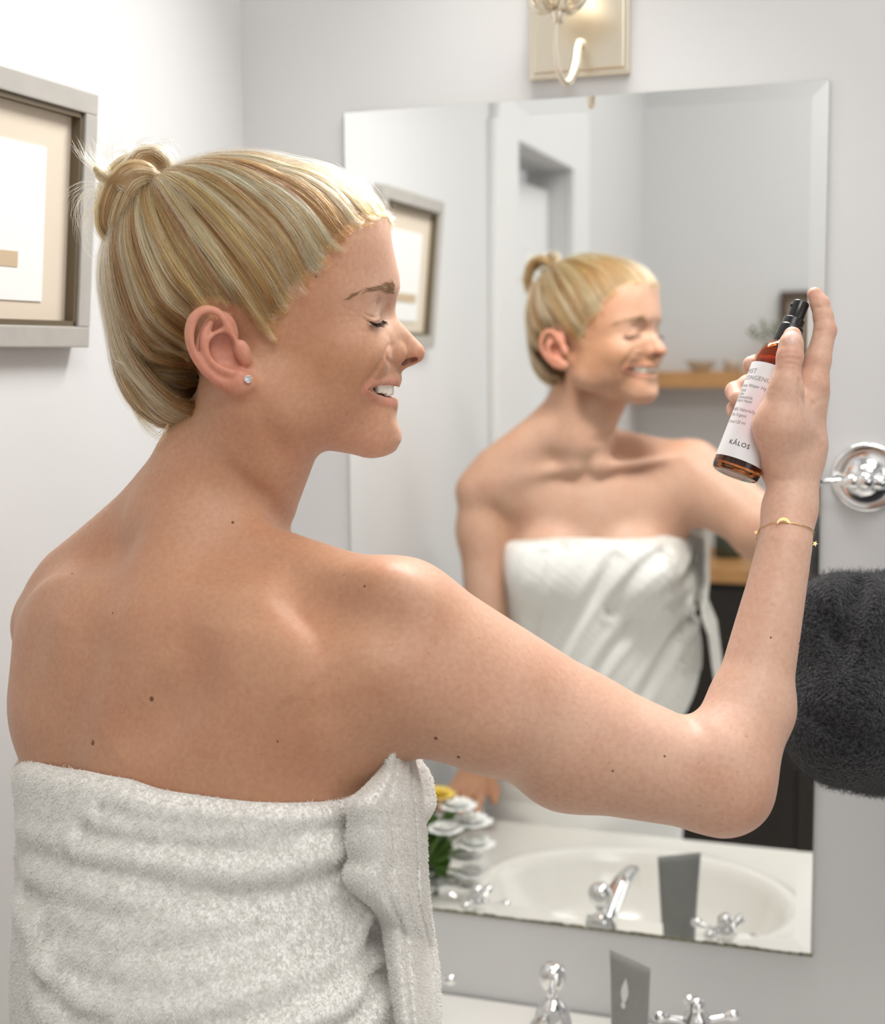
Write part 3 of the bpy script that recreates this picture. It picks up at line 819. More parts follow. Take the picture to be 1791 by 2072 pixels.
add_box(bm, (0, FY0, FZ0+fwid), (fd, FY0+fwid, FZ1-fwid), .001, M=Mt); add_box(bm, (0, FY1-fwid, FZ0+fwid), (fd, FY1, FZ1-fwid), .001, M=Mt)
link('frame_moulding', bm_mesh(bm, 'frame_moulding'), M_frame, pf, False)
a0, a1, b0, b1 = FY0+fwid, FY1-fwid, FZ0+fwid, FZ1-fwid
bm = bmesh.new(); sd = .005
add_box(bm, (.004, a0, b0), (fd-.003, a0+sd, b1), M=Mt); add_box(bm, (.004, a1-sd, b0), (fd-.003, a1, b1), M=Mt); add_box(bm, (.004, a0, b0), (fd-.003, a1, b0+sd), M=Mt); add_box(bm, (.004, a0, b1-sd), (fd-.003, a1, b1), M=Mt)
link('dark_slip', bm_mesh(bm, 'dark_slip'), mat('dark_slip', (.13, .10, .06), .5), pf, False, label='dark inner slip')
bm = bmesh.new(); add_box(bm, (.001, a0, b0), (.006, a1, b1), M=Mt); link('mount', bm_mesh(bm, 'mount'), M_mat, pf, False)
bm = bmesh.new(); mw = .045; add_box(bm, (.005, a0+mw, b0+.022), (.0072, a1-mw, b1-mw*.85), M=Mt)
link('print', bm_mesh(bm, 'print'), M_paper, pf, False)
bm = bmesh.new(); add_box(bm, (.006, a0+mw+.012, b0+.052), (.0078, a1-mw-.04, b0+.066), M=Mt)
link('printed_band', bm_mesh(bm, 'printed_band'), M_gilt, pf, False)
# ---------------------------------------------------------------- shelves and cabinet along the rear wall (seen in the mirror)
M_oak = mat('oak_wood', (.50, .26, .10), .4, var=(14, .25))
M_black = mat('black_cabinet', (.022, .017, .014), .4)
def plank(bm, lo, hi): add_box(bm, lo, hi, .003)
sh = empty('wall_shelf', (-.45, YB, 1.47), label='upper oak wall shelf on the rear wall, above the dark cabinet', cat='shelf')
bm = bmesh.new(); plank(bm, (-.790, YB, 1.447), (-.02, YB+.20, 1.492)); link('board', bm_mesh(bm, 'board'), M_oak, sh, False)
cb = empty('cabinet', (-.35, YB+.25, 0), label='dark cabinet with oak top against the rear wall', cat='cabinet')
bm = bmesh.new(); plank(bm, (-.66, YB+.004, .925), (.1, YB+.42, .965)); link('worktop', bm_mesh(bm, 'worktop'), M_oak, cb, False)
bm = bmesh.new(); add_box(bm, (-.64, YB+.02, .0), (.08, YB+.38, .925)); link('body', bm_mesh(bm, 'body'), M_black, cb, False)
for k in range(2):
    x0 = -.635+k*.36
    bm = bmesh.new(); add_box(bm, (x0, YB+.38, .06), (x0+.35, YB+.4, .905), .003); add_box(bm, (x0+.05, YB+.398, .11), (x0+.30, YB+.404, .855), .002)
    d = link('door', bm_mesh(bm, 'door'), M_black, cb, False)
    bm = bmesh.new(); lathe(bm, [(0, 0), (.006, 0), (.006, .012), (.014, .018), (.012, .026), (0, .028)], frame_from_axis((x0+(.32 if k == 0 else .03), YB+.402, .6), (0, 1, 0)), 16)
    link('knob', bm_mesh(bm, 'knob'), M_chrome, d)
def pot(name, x, y, z, prof, m, label, cat, group=None):
    bm = bmesh.new(); lathe(bm, prof, Matrix.Translation((x, y, z)), 28)
    return link(name, bm_mesh(bm, name), m, None, True, label=label, cat=cat)
M_cl = mat('pale_ceramic', (.66, .62, .55), .3); M_dk = mat('dark_green_glass', (.05, .06, .04), .15)
SY = YB+.09
pot('ceramic_bowl', -.60, SY, 1.492, [(0, 0), (.02, 0), (.03, .01), (.045, .028), (.047, .03), (.042, .028), (.025, .012), (0, .008)], M_cl, 'small pale bowl on the upper oak shelf', 'bowl')
pot('ceramic_cup', -.51, SY, 1.492, [(0, 0), (.022, 0), (.026, .03), (.027, .034), (.024, .032), (.02, .004), (0, .004)], M_cl, 'small pale cup right of the bowl on the oak shelf', 'cup')
vs = empty('potted_plant', (-.405, SY, 1.492), label='dark vase with sparse leafy twigs on the oak shelf', cat='plant')
bm = bmesh.new(); lathe(bm, [(0, 0), (.022, 0), (.03, .02), (.026, .045), (.014, .06), (.017, .07), (.012, .066), (0, .05)], Matrix.Translation((-.405, SY, 1.492)), 24)
link('vase', bm_mesh(bm, 'vase'), M_dk, vs)
M_leaf = mat('dull_leaf', (.16, .20, .10), .5)
bm = bmesh.new()
for i in range(9):
    a = i*2.4; tip = Vector((-.405+.06*math.cos(a), SY+.05*math.sin(a), 1.492+.11+.012*(i % 4)))
    tube(bm, smooth_path([(-.405, SY, 1.55), (-.405+.02*math.cos(a), SY+.02*math.sin(a), 1.58), tip], 3), .0012, 5)
    for k in range(3):
        c = Vector((-.405, SY, 1.57)).lerp(tip, .5+.25*k); m = Matrix.Translation(c) @ Matrix.Rotation(a+k, 4, 'Z') @ Matrix.Rotation(.6, 4, 'Y') @ Matrix.Diagonal((.014, .007, .002, 1))
        bmesh.ops.create_icosphere(bm, subdivisions=1, radius=1, matrix=m)
link('foliage', bm_mesh(bm, 'foliage'), M_leaf, vs)
pc = empty('picture_frame', (-.33, YB, 1.6), label='small dark picture frame above the oak shelf, seen in the mirror', cat='picture')
bm = bmesh.new()
for lo, hi in (((-.385, 1.50), (-.285, 1.52)), ((-.385, 1.70), (-.285, 1.72)), ((-.385, 1.52), (-.365, 1.70)), ((-.305, 1.52), (-.285, 1.70))):
    add_box(bm, (lo[0], YB, lo[1]), (hi[0], YB+.02, hi[1]), .002)
link('frame_moulding', bm_mesh(bm, 'frame_moulding'), mat('dark_wood', (.08, .05, .035), .4), pc, False)
bm = bmesh.new(); add_box(bm, (-.366, YB, 1.519), (-.304, YB+.008, 1.701)); link('print', bm_mesh(bm, 'print'), mat('sepia_print', (.35, .29, .22), .7), pc, False)
pot('storage_jar', -.50, YB+.2, .965, [(0, 0), (.035, 0), (.04, .01), (.04, .075), (.03, .085), (.03, .10), (0, .102)], M_dk, 'dark lidded jar on the oak topped cabinet', 'jar')
pot('ceramic_jar', -.40, YB+.2, .965, [(0, 0), (.03, 0), (.036, .012), (.036, .06), (.028, .068), (0, .07)], M_cl, 'pale jar beside the dark jar on the cabinet', 'jar')

# ---------------------------------------------------------------- flowers in a glass vase on the counter
fvx, fvy = -.668, -.27
fl = empty('flower_vase', (fvx, fvy, CZ), label='glass vase of white and yellow flowers on the counter by the mirror', cat='flowers')
M_vg, nt, b = nodes('clear_glass'); b.inputs['Transmission Weight'].default_value = 1; b.inputs['Roughness'].default_value = .02; b.inputs['Base Color'].default_value = (.95, .98, .96, 1)
bm = bmesh.new(); lathe(bm, [(0, .001), (.026, .001), (.029, .008), (.027, .03), (.024, .052), (.027, .064), (.025, .064), (.022, .052), (.025, .03), (.026, .010), (0, .006)], Matrix.Translation((fvx, fvy, CZ)), 32)
link('vase', bm_mesh(bm, 'vase'), M_vg, fl)
M_green = mat('stem_green', (.10, .20, .035), .45, var=(30, .3)); M_wp = mat('white_petal', (.92, .92, .90), .9, spec=.1); M_yp = mat('yellow_petal', (.82, .62, .12), .6)
stems = bmesh.new(); leaves = []
def petal_flower(c, r, n, m, nm):
    bm = bmesh.new()
    for L_ in range(3):
        for k in range(n):
            a = 2*math.pi*(k+.5*L_)/n; tilt = .25+.42*L_; rr = r*(1-.22*L_)
            M_ = Matrix.Translation(c) @ Matrix.Rotation(a, 4, 'Z') @ Matrix.Rotation(-tilt, 4, 'Y') @ Matrix.Translation((rr*.55, 0, 0)) @ Matrix.Diagonal((rr*.5, rr*.24, rr*.06, 1))
            bmesh.ops.create_icosphere(bm, subdivisions=2, radius=1, matrix=M_)
    f = link(nm, bm_mesh(bm, nm), m, fl)
    bm = bmesh.new(); bmesh.ops.create_icosphere(bm, subdivisions=2, radius=1, matrix=Matrix.Translation(Vector(c)+Vector((0, 0, r*.18))) @ Matrix.Diagonal((r*.22, r*.22, r*.16, 1)))
    link('flower_centre', bm_mesh(bm, 'flower_centre'), M_yp, f)
spots = [(.027, -.008, .160, .027, 0), (.060, .0, .148, .029, 1), (.078, -.012, .122, .031, 1), (.088, .006, .096, .030, 1), (.066, -.014, .070, .028, 1), (.083, .012, .056, .026, 1),
         (.050, .028, .122, .028, 1), (-.020, .0, .135, .030, 1), (-.030, .012, .095, .030, 1), (.048, -.004, .034, .024, 1), (.022, -.014, .026, .023, 1), (.070, -.010, .030, .022, 1), (.000, .030, .150, .028, 1)]
for i, (dx, dy, dz, r, w_) in enumerate(spots):
    c = Vector((fvx+dx, fvy+dy, CZ+dz))
    tube(stems, smooth_path([(fvx+dx*.1, fvy+dy*.1, CZ+.012), (fvx+dx*.15, fvy+dy*.15, CZ+.055), tuple(c.lerp(Vector((fvx, fvy, CZ+.07)), .35)), tuple(c)], 5), .0022, 8)
    petal_flower(c, r, 11, M_wp if w_ else M_yp, 'blossom')
link('stems', bm_mesh(stems, 'stems'), M_green, fl)
for i, (dx, dy, dz, a, L_) in enumerate([(.022, -.018, .110, 2.6, .060), (.030, -.02, .095, -.6, .060), (.018, .0, .120, 1.0, .055), (.030, -.022, .065, -1.4, .055), (.010, -.02, .080, 3.6, .050), (.034, -.016, .118, -1.2, .050), (.024, -.025, .048, -1.9, .045), (.012, -.015, .10, -2.4, .05)]):
    bm = bmesh.new(); M_ = Matrix.Translation((fvx+dx, fvy+dy, CZ+dz)) @ Matrix.Rotation(a, 4, 'Z') @ Matrix.Rotation(-.9, 4, 'Y') @ Matrix.Diagonal((L_*.5, L_*.24, .0016, 1))
    bmesh.ops.create_icosphere(bm, subdivisions=3, radius=1, matrix=M_)
    link('leaf', bm_mesh(bm, 'leaf'), M_green, fl)
# ---------------------------------------------------------------- the woman: one continuous body mesh
FB_, FH_ = build_fields(), head_field()
FE_ = [ear_field(1), ear_field(-1)]
def head_mm(q):
    d = FH_(q)
    for s, e in ((1, FE_[0]), (-1, FE_[1])):
        m = np.nonzero(q[:, 1]*s > 45)[0]
        if len(m): d[m] = smin(d[m], e(q[m], np.full(len(m), 60.), pad=25), 3.0)
    return d
HC = hd(-110, 0, 25)
def body_fn(Q):
    d = FB_(Q)
    m = np.nonzero((np.abs(Q-HC) < .165).all(1))[0]
    if len(m): d[m] = smin(d[m], head_mm(to_head(Q[m]))/1000, .012)
    return d

def refine(v, q, sel_fn, it):
    """halve the quads of chosen zones, keeping one watertight surface"""
    bm = bmesh.new(); me = np_mesh('t', v, q); bm.from_mesh(me); bpy.data.meshes.remove(me)
    for k in range(it):
        bm.verts.ensure_lookup_table()
        co = np.array([x.co[:] for x in bm.verts]); s = sel_fn(co, k)
        es = [e for e in bm.edges if s[e.verts[0].index] and s[e.verts[1].index]]
        bmesh.ops.subdivide_edges(bm, edges=es, cuts=1, use_grid_fill=True)
        bm.verts.index_update()
    return bm

def body_mesh():
    v, q = field_mesh(body_fn, (-.86, -1.0, .80), (.02, -.36, 1.75), .002, warp=True)
    def zone(co, k):
        h = to_head(co)
        face = (h[:, 0] > -62) & (h[:, 2] < 62) & (h[:, 2] > -80) & (np.abs(h[:, 1]) < 62) & (h[:, 0] < 30)
        ear = (h[:, 1] > 62) & (np.abs(h[:, 0]+148) < 32) & (np.abs(h[:, 2]-5) < 40)
        hand = (co[:, 2] > 1.47) & (co[:, 0] > -.2)
        if k == 0: return face | ear | hand
        return (h[:, 0] > -62) & (h[:, 0] < 30) & (h[:, 2] > -50) & (h[:, 2] < 56) & (h[:, 1] > -24) & (h[:, 1] < 52)
    bm = refine(v, q, zone, 2)
    me = bpy.data.meshes.new('body'); bm.to_mesh(me); bm.free()
    n = len(me.vertices); co = np.empty(n*3, np.float32); me.vertices.foreach_get('co', co); co = co.reshape(-1, 3).astype(float)
    m = np.nonzero(co[:, 2] > 1.02)[0]
    co[m] = snap(body_fn, co[m], 2)
    me.vertices.foreach_set('co', co.astype(np.float32).ravel()); me.update()
    return me, co
me_body, co_body = body_mesh()

# ---- skin colour (lips, flush, freckled cheeks) plus light painted on front and forearm, stored per vertex
def poly_dist(P_, pts):
    d = np.full(len(P_), 1e9)
    for a, b in zip(pts, pts[1:]):
        ba = b-a; h = np.clip(((P_-a)@ba)/max(ba@ba, 1e-12), 0, 1)
        d = np.minimum(d, np.linalg.norm(P_-a-h[:, None]*ba, axis=1))
    return d
SK = np.array([.545, .295, .178]); RED = np.array([.66, .28, .20]); LIP = np.array([.66, .27, .23]); TAN = np.array([.46, .225, .11]); PINK = np.array([.72, .47, .37])
col = np.tile(SK, (len(co_body), 1))
def paint(c, w):
    global col
    w = np.clip(w, 0, 1)[:, None]; col = col*(1-w)+np.asarray(c)*w
hq = to_head(co_body); inhead = (np.abs(hq-[-110, 0, 20]) < 165).all(1)
g = lambda c, r: np.exp(-(((hq-np.asarray(c))/np.asarray(r))**2).sum(1))
paint(TAN, .50*g((-75, 60, -5), (32, 30, 24))+.50*g((-75, -60, -5), (32, 30, 24)))
paint(TAN, .35*g((-62, 50, -22), (16, 22, 14)))
paint(RED, .45*g((-4, 0, -1), (13, 14, 10)))
for s in (1, -1):
    paint(RED, .30*g((-27, s*14, -2), (8, 8, 8)))
    m = inhead & (hq[:, 1]*s > 60) & (np.abs(hq[:, 0]+148) < 34) & (np.abs(hq[:, 2]-4) < 40)
    paint(RED, .75*m*np.clip((hq[:, 1]*s-68)/7, 0, 1)*np.clip(1.5*np.exp(-((hq[:, 0]+149)/22)**4-((hq[:, 2]-5)/32)**4), 0, 1))
    paint(PINK, .5*g((-40, s*30, 36), (14, 16, 8)))
paint(RED, .25*g((-30, 0, -68), (14, 16, 10)))
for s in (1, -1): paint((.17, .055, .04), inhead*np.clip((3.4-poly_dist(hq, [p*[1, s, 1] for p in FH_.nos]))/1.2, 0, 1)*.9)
ul = poly_dist(hq, FH_.upl); ll = poly_dist(hq, FH_.lol)
taper = np.clip((30-np.abs(hq[:, 1]))/8, 0, 1)
paint(LIP, inhead*np.clip((5.4-ul)/1.0, 0, 1)*(hq[:, 2] < -17.5)*.95*(.4+.6*taper))
paint(LIP, inhead*np.clip((5.9-ll)/1.2, 0, 1)*.95*(.4+.6*taper))
din = poly_dist(hq, [p-[10, 0, 0] for p in FH_.opn])
paint((.16, .03, .025), inhead*np.clip((9-din)/3, 0, 1)*(hq[:, 0] < -26-np.abs(hq[:, 1])*.42)*(np.abs(hq[:, 1]) < 24))
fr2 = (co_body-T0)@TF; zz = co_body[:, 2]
paint(np.array([.74, .50, .385]), .75*np.clip((fr2-.0)/.06, 0, 1)*np.clip((zz-1.0)/.1, 0, 1)*np.clip((1.53-zz)/.12, 0, 1)*np.clip((-.20-co_body[:, 0])/.16, 0, 1))  # light painted in: front of the chest made paler
paint(np.array([.72, .48, .37]), .5*inhead*np.clip((hq[:, 0]+70)/40, 0, 1)*np.clip((hq[:, 2]+5)/30, 0, 1))  # light painted in: upper face made paler
paint(np.array([.74, .50, .39]), np.clip((co_body[:, 0]+.36)/.20, 0, 1)*np.clip((co_body[:, 2]-1.12)/.18, 0, 1)*(co_body[:, 0] > -.37)*.75)       # light painted in: paler right forearm and hand
for px, py, d, r in ((1520, 1650, 1.0, .035), (1650, 766, 1.08, .012), (1690, 668, 1.08, .010), (1599, 722, 1.05, .010), (1655, 600, 1.09, .010), (1604, 672, 1.055, .009), (1480, 800, 1.11, .016)):
    paint(RED, .42*np.exp(-((co_body-at(px, py, d))**2).sum(1)/r**2))
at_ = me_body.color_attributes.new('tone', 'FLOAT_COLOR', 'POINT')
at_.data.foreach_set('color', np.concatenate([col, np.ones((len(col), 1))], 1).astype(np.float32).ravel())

M_skin, nt, b = nodes('skin'); N, L = nt.nodes, nt.links
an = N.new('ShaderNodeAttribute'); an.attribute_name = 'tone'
tc = N.new('ShaderNodeTexCoord')
def noise(scale, detail=4): 
    n = N.new('ShaderNodeTexNoise'); n.inputs['Scale'].default_value = scale; n.inputs['Detail'].default_value = detail; L.new(tc.outputs['Object'], n.inputs['Vector']); return n
def mixc(f, a, b_, blend='MIX'):
    m = N.new('ShaderNodeMix'); m.data_type = 'RGBA'; m.blend_type = blend
    for s_, v in ((0, f), (6, a), (7, b_)):
        if hasattr(v, 'default_value') or hasattr(v, 'links'): L.new(v, m.inputs[s_])
        else: m.inputs[s_].default_value = v
    return m.outputs[2]
def ramp(src, p0, p1, c0=(0, 0, 0, 1), c1=(1, 1, 1, 1)):
    r = N.new('ShaderNodeValToRGB'); r.color_ramp.elements[0].position = p0; r.color_ramp.elements[1].position = p1
    r.color_ramp.elements[0].color = c0; r.color_ramp.elements[1].color = c1; L.new(src, r.inputs[0]); return r.outputs[0]
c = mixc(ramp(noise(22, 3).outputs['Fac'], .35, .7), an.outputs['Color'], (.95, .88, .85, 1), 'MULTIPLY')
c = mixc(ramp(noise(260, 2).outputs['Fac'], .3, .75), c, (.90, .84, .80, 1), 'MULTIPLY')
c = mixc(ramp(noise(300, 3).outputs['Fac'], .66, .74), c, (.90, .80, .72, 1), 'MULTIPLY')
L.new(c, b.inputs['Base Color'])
b.inputs['Roughness'].default_value = .47; b.inputs['Specular IOR Level'].default_value = .42
b.inputs['Subsurface Weight'].default_value = .22; b.inputs['Subsurface Scale'].default_value = .008; b.inputs['Subsurface Radius'].default_value = (1, .35, .18)
b.inputs['Sheen Weight'].default_value = .12; b.inputs['Sheen Roughness'].default_value = .5; b.inputs['Sheen Tint'].default_value = (1, .9, .8, 1)
vo = N.new('ShaderNodeTexVoronoi'); vo.inputs['Scale'].default_value = 1500; L.new(tc.outputs['Object'], vo.inputs['Vector'])
bp = N.new('ShaderNodeBump'); bp.inputs['Strength'].default_value = .22; bp.inputs['Distance'].default_value = .0004; L.new(vo.outputs['Distance'], bp.inputs['Height']); L.new(bp.outputs['Normal'], b.inputs['Normal'])

person = empty('person', (-.51, -.80, 0), label='woman wrapped in a white towel with blond hair in a bun, misting her face', cat='person')
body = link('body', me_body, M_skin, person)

# ---- small moles
M_mole = mat('mole', (.17, .07, .035), .6)
def trace(px, py, fn=body_fn, t=.80):
    d = at(px, py, 1)-CAM
    for _ in range(60): t += max(-.01, min(.04, fn((CAM+d*t)[None])[0]))*.9
    return CAM+d*t
bm = bmesh.new()
for px, py, r in ((307, 1414, .0016), (188, 1503, .0017), (471, 1057, .0011), (738, 1186, .0009), (882, 1494, .0014), (928, 1532, .0013), (1345, 1530, .0008), (1617, 1302, .0010), (146, 1161, .0008), (228, 1240, .0007), (562, 1500, .0008), (1240, 1560, .0008), (1090, 1640, .0007), (1560, 1290, .0007), (640, 560, .0007)):
    p_ = trace(px, py); n_ = grad(body_fn, p_[None])[0]; n_ /= np.linalg.norm(n_)
    m_ = frame_from_axis(Vector(p_), Vector(n_)) @ Matrix.Diagonal((r, r*1.15, r*.35, 1))
    bmesh.ops.create_icosphere(bm, subdivisions=2, radius=1, matrix=m_)
link('moles', bm_mesh(bm, 'moles'), M_mole, body, kind='stuff')

# ---- teeth and the inside of the mouth
M_tooth = mat('tooth', (.86, .80, .70), .18, coat=.5, sss=.1)
M_gum = mat('mouth_lining', (.22, .05, .045), .3)
def superell(bm, M_, e=.55, nu=20, nv=12):
    sg = lambda x, p_: math.copysign(abs(x)**p_, x)
    rows = []
    for j in range(nv+1):
        ph = -math.pi/2+math.pi*j/nv
        rows.append([bm.verts.new(M_ @ Vector((sg(math.cos(ph), e)*sg(math.cos(2*math.pi*i/nu), e), sg(math.cos(ph), e)*sg(math.sin(2*math.pi*i/nu), e), sg(math.sin(ph), e)))) for i in range(nu)])
    for A, B in zip(rows, rows[1:]):
        for i in range(nu): bm.faces.new((A[i], A[(i+1) % nu], B[(i+1) % nu], B[i]))
def HMat(f, s, u, yaw=0):
    c_, s_ = math.cos(yaw), math.sin(yaw); m_ = Matrix.Identity(4)
    X = HF*c_+HR*s_; Y = -HF*s_+HR*c_; o = hd(f, s, u)
    for i in range(3): m_[i][0], m_[i][1], m_[i][2], m_[i][3] = X[i], Y[i], HU[i], o[i]
    return m_
op_ = np.array(FH_.opn); op_ = op_[len(op_)//2:][:, :]; op_ = op_[np.argsort(np.abs(op_[:, 1]))]
def arch(s):                                  # how far forward the dental arch lies
    return np.interp(abs(s), np.abs(op_[:, 1]), op_[:, 0])-1.2
TW = [(4.3, 4.2, 5.3), (11.6, 3.3, 4.7), (18.4, 3.8, 5.4), (24.6, 3.2, 4.4), (30.0, 3.0, 4.0)]
for sg_ in (1, -1):
    for s_c, hw, hh in TW:
        s_ = s_c*sg_*.98; f_ = arch(s_); sl = (arch(abs(s_)+1)-arch(abs(s_)-1))/2
        yaw = math.atan(-sl)*sg_
        bm = bmesh.new(); superell(bm, HMat(f_-2.2, s_, -22.6-hh*.86, yaw) @ Matrix.Diagonal((.0026, hw/1000*math.sqrt(1+sl*sl)*.98, hh/1000, 1)))
        link('tooth', bm_mesh(bm, 'tooth'), M_tooth, body)
bm = bmesh.new(); superell(bm, HMat(-47, 0, -33) @ Matrix.Diagonal((.017, .020, .0075, 1)), 1.0); link('tongue', bm_mesh(bm, 'tongue'), M_gum, body)
# thumb nail
M_nail = mat('nail', (.74, .47, .39), .32, coat=.15)
def nail(px, py, w_, h_, upx, upy, nm='nail'):
    c0 = trace(px, py, t=.9); n_ = grad(body_fn, c0[None])[0]; n_ /= np.linalg.norm(n_)
    u_ = trace(upx, upy, t=.9)-c0; u_ -= n_*(u_@n_); u_ /= np.linalg.norm(u_); r_ = np.cross(u_, n_)
    bm = bmesh.new(); G = []
    for j in range(11):
        row = []
        for i in range(11):
            a, b_ = (i/5-1), (j/5-1); k_ = math.sqrt(max(0, 1-abs(b_)**4))*.98 if abs(b_) < 1 else .25
            q_ = c0+r_*a*w_*k_+u_*b_*h_+n_*.004
            for _ in range(8): q_ = q_-n_*(body_fn(q_[None])[0]-(.00045-.0005*(max(abs(a), abs(b_))**4)))
            row.append(bm.verts.new(q_))
        G.append(row)
    for j in range(10):
        for i in range(10): bm.faces.new((G[j][i], G[j][i+1], G[j+1][i+1], G[j+1][i]))
    link(nm, bm_mesh(bm, nm), M_nail, body)
nail(1604, 680, .0058, .0066, 1606, 668)
# ---------------------------------------------------------------- towel wrapped on the trunk
TFld = torso_field(False)
for s in (1, -1): TFld.ell(tr(s*.092, -.056, 1.30), (.058, .024, .080), TM, .045)
TFld.ell(tr(.045, -.055, 1.04), (.135, .088, .16), TM, .04)
t_fn = lambda Q: TFld(Q)
def axis_at(z): return tr(.012, -.02-.06*np.clip((1.12-z)/.3, 0, 1), 0)
def t_of(Pt):
    d = Pt-axis_at(Pt[2]); return math.atan2(d@TR, d@TF), Pt[2]          # 0 = front, + = her right
def ttrace(px, py, mir=False, t0=.75):
    d = at(px, py, 1)-CAM; c = CAM.copy()
    if mir: d = d*[1, -1, 1]; c = c*[1, -1, 1]; t0 = 1.9
    t = t0; best = (9, t)
    for _ in range(90):
        v = t_fn((c+d*t)[None])[0]-.010
        if v < best[0]: best = (v, t)
        if abs(v) < 2e-5: break
        t += np.clip(v, -.01, .03)*.85
        if t > t0+.9: break
    return c+d*best[1]
edge = [(18, 1551), (32, 1536), (80, 1551), (159, 1564), (255, 1583), (318, 1604), (403, 1617), (530, 1631), (636, 1630), (695, 1624), (735, 1596), (765, 1560)]
fr = [(1045, 1092), (1120, 1088), (1240, 1090), (1340, 1086), (1420, 1080)]
E_ = [t_of(ttrace(*p_)) for p_ in edge]+[t_of(ttrace(*p_, mir=True)) for p_ in fr]
E_ = sorted(E_); eth = np.array([a for a, z in E_]); ez = np.array([z for a, z in E_])
eth = np.concatenate([eth-2*math.pi, eth, eth+2*math.pi]); ez = np.tile(ez, 3)
tt = np.linspace(-math.pi, math.pi, 721); zt = np.interp(tt, eth, ez)
ker = np.exp(-(np.arange(-12, 13)/5.)**2); ker /= ker.sum(); zt = np.convolve(np.pad(zt[:-1], 12, mode='wrap'), ker, 'valid'); zt = np.append(zt, zt[0])
ZTOP = lambda th: np.interp((th+math.pi) % (2*math.pi)-math.pi, tt, zt)
k5 = .5304
cr = [[(400, 345), (600, 385), (900, 405), (1150, 415), (1320, 385)], [(330, 440), (500, 460), (800, 485), (1050, 480), (1330, 415)],
      [(60, 500), (250, 560), (450, 600), (850, 672), (1100, 650), (1330, 560)], [(70, 600), (230, 690), (500, 748), (900, 738), (1150, 700), (1380, 600)],
      [(110, 690), (250, 790), (430, 835), (700, 852), (1000, 800), (1380, 680)], [(180, 830), (400, 920), (600, 932), (850, 902), (1100, 840), (1420, 720)],
      [(240, 960), (450, 1040), (700, 1042), (950, 970), (1200, 880), (1460, 790)], [(180, 1020), (350, 1150), (700, 1150), (1000, 1060), (1250, 950), (1470, 830)],
      [(500, 1240), (900, 1175), (1200, 1060), (1400, 920), (1480, 860)], [(1000, 1270), (1300, 1165), (1420, 1020), (1490, 940)]]
CR = []
for L_, w_, a_ in zip(cr, (.006, .008, .009, .010, .009, .010, .009, .009, .008, .007), (.0030, .0035, .0050, .0055, .0045, .0060, .0060, .0050, .0045, .0045)):
    q_ = smooth_curve([np.array([x*k5, 1450+y*k5]) for x, y in L_], 3)
    q_ = [t_of(ttrace(*p_)) for p_ in q_]; CR.append((np.array([[a*.15, z] for a, z in q_]), w_, a_))
frc = [[(1420, 1130), (1330, 1215), (1240, 1310), (1180, 1420)], [(1430, 1200), (1365, 1290), (1300, 1400)], [(1250, 1130), (1190, 1220), (1130, 1330)], [(1100, 1120), (1085, 1220), (1080, 1330)], [(1350, 1110), (1290, 1160), (1240, 1230)]]
for L_ in frc:
    q_ = [t_of(ttrace(*p_, mir=True)) for p_ in smooth_curve([np.array(p_, float) for p_ in L_], 3)]
    CR.append((np.array([[a*.15, z] for a, z in q_]), .011, .0065))
def folds(th, z):
    out = np.zeros(len(th))
    for pl, w_, a_ in CR:
        pl = pl.copy(); pl[:, 0] = np.unwrap(pl[:, 0]/.15)*.15; c0 = pl[:, 0].mean()/.15
        tw = (th-c0+math.pi) % (2*math.pi)-math.pi+c0; S = np.stack([tw*.15, z], 1)
        d = np.full(len(th), 9.)
        for a, b in zip(pl, pl[1:]):
            ba = b-a; h = np.clip(((S-a)@ba)/max(ba@ba, 1e-12), 0, 1); d = np.minimum(d, np.linalg.norm(S-a-h[:, None]*ba, axis=1))
        out -= a_*np.exp(-(d/w_)**2); out += a_*.45*np.exp(-((d-w_*1.9)/w_/.9)**2)
    return out
nt_, nz_ = 620, 300
ths = np.linspace(-math.pi, math.pi, nt_, endpoint=False)
vrow = np.concatenate([[-.022, -.012, -.004], np.linspace(0, 1, nz_)**1.15])
TH = np.repeat(ths[None], len(vrow), 0); ZB = .60
Zt = ZTOP(ths)
VV = np.repeat(vrow[:, None], nt_, 1)
Z = np.where(VV < 0, Zt+VV, Zt-(Zt-ZB)*np.clip(VV, 0, 1))
dep = Zt[None]-Z
off = np.where(VV < 0, .0005+.002*(1+VV/.022), .0135*np.clip(1-np.exp(-dep/.0035), .22, 1))
th = TH.ravel(); z = Z.ravel(); A0 = np.stack([axis_at(q) for q in z]) if False else (np.array(tr(.012, 0, 0))[None]+np.outer(-.02-.06*np.clip((1.12-z)/.3, 0, 1), TF)); A0[:, 2] = z
dr = np.outer(np.cos(th), TF)+np.outer(np.sin(th), TR); r = np.full(len(th), .34)
for _ in range(26):
    Q = A0+dr*r[:, None]; d = eval_sorted(t_fn, Q, .15); r -= np.clip(d, -.01, .05)*.92
below = np.clip((1.0-z)/.2, 0, 1); 
rb = r.reshape(Z.shape)
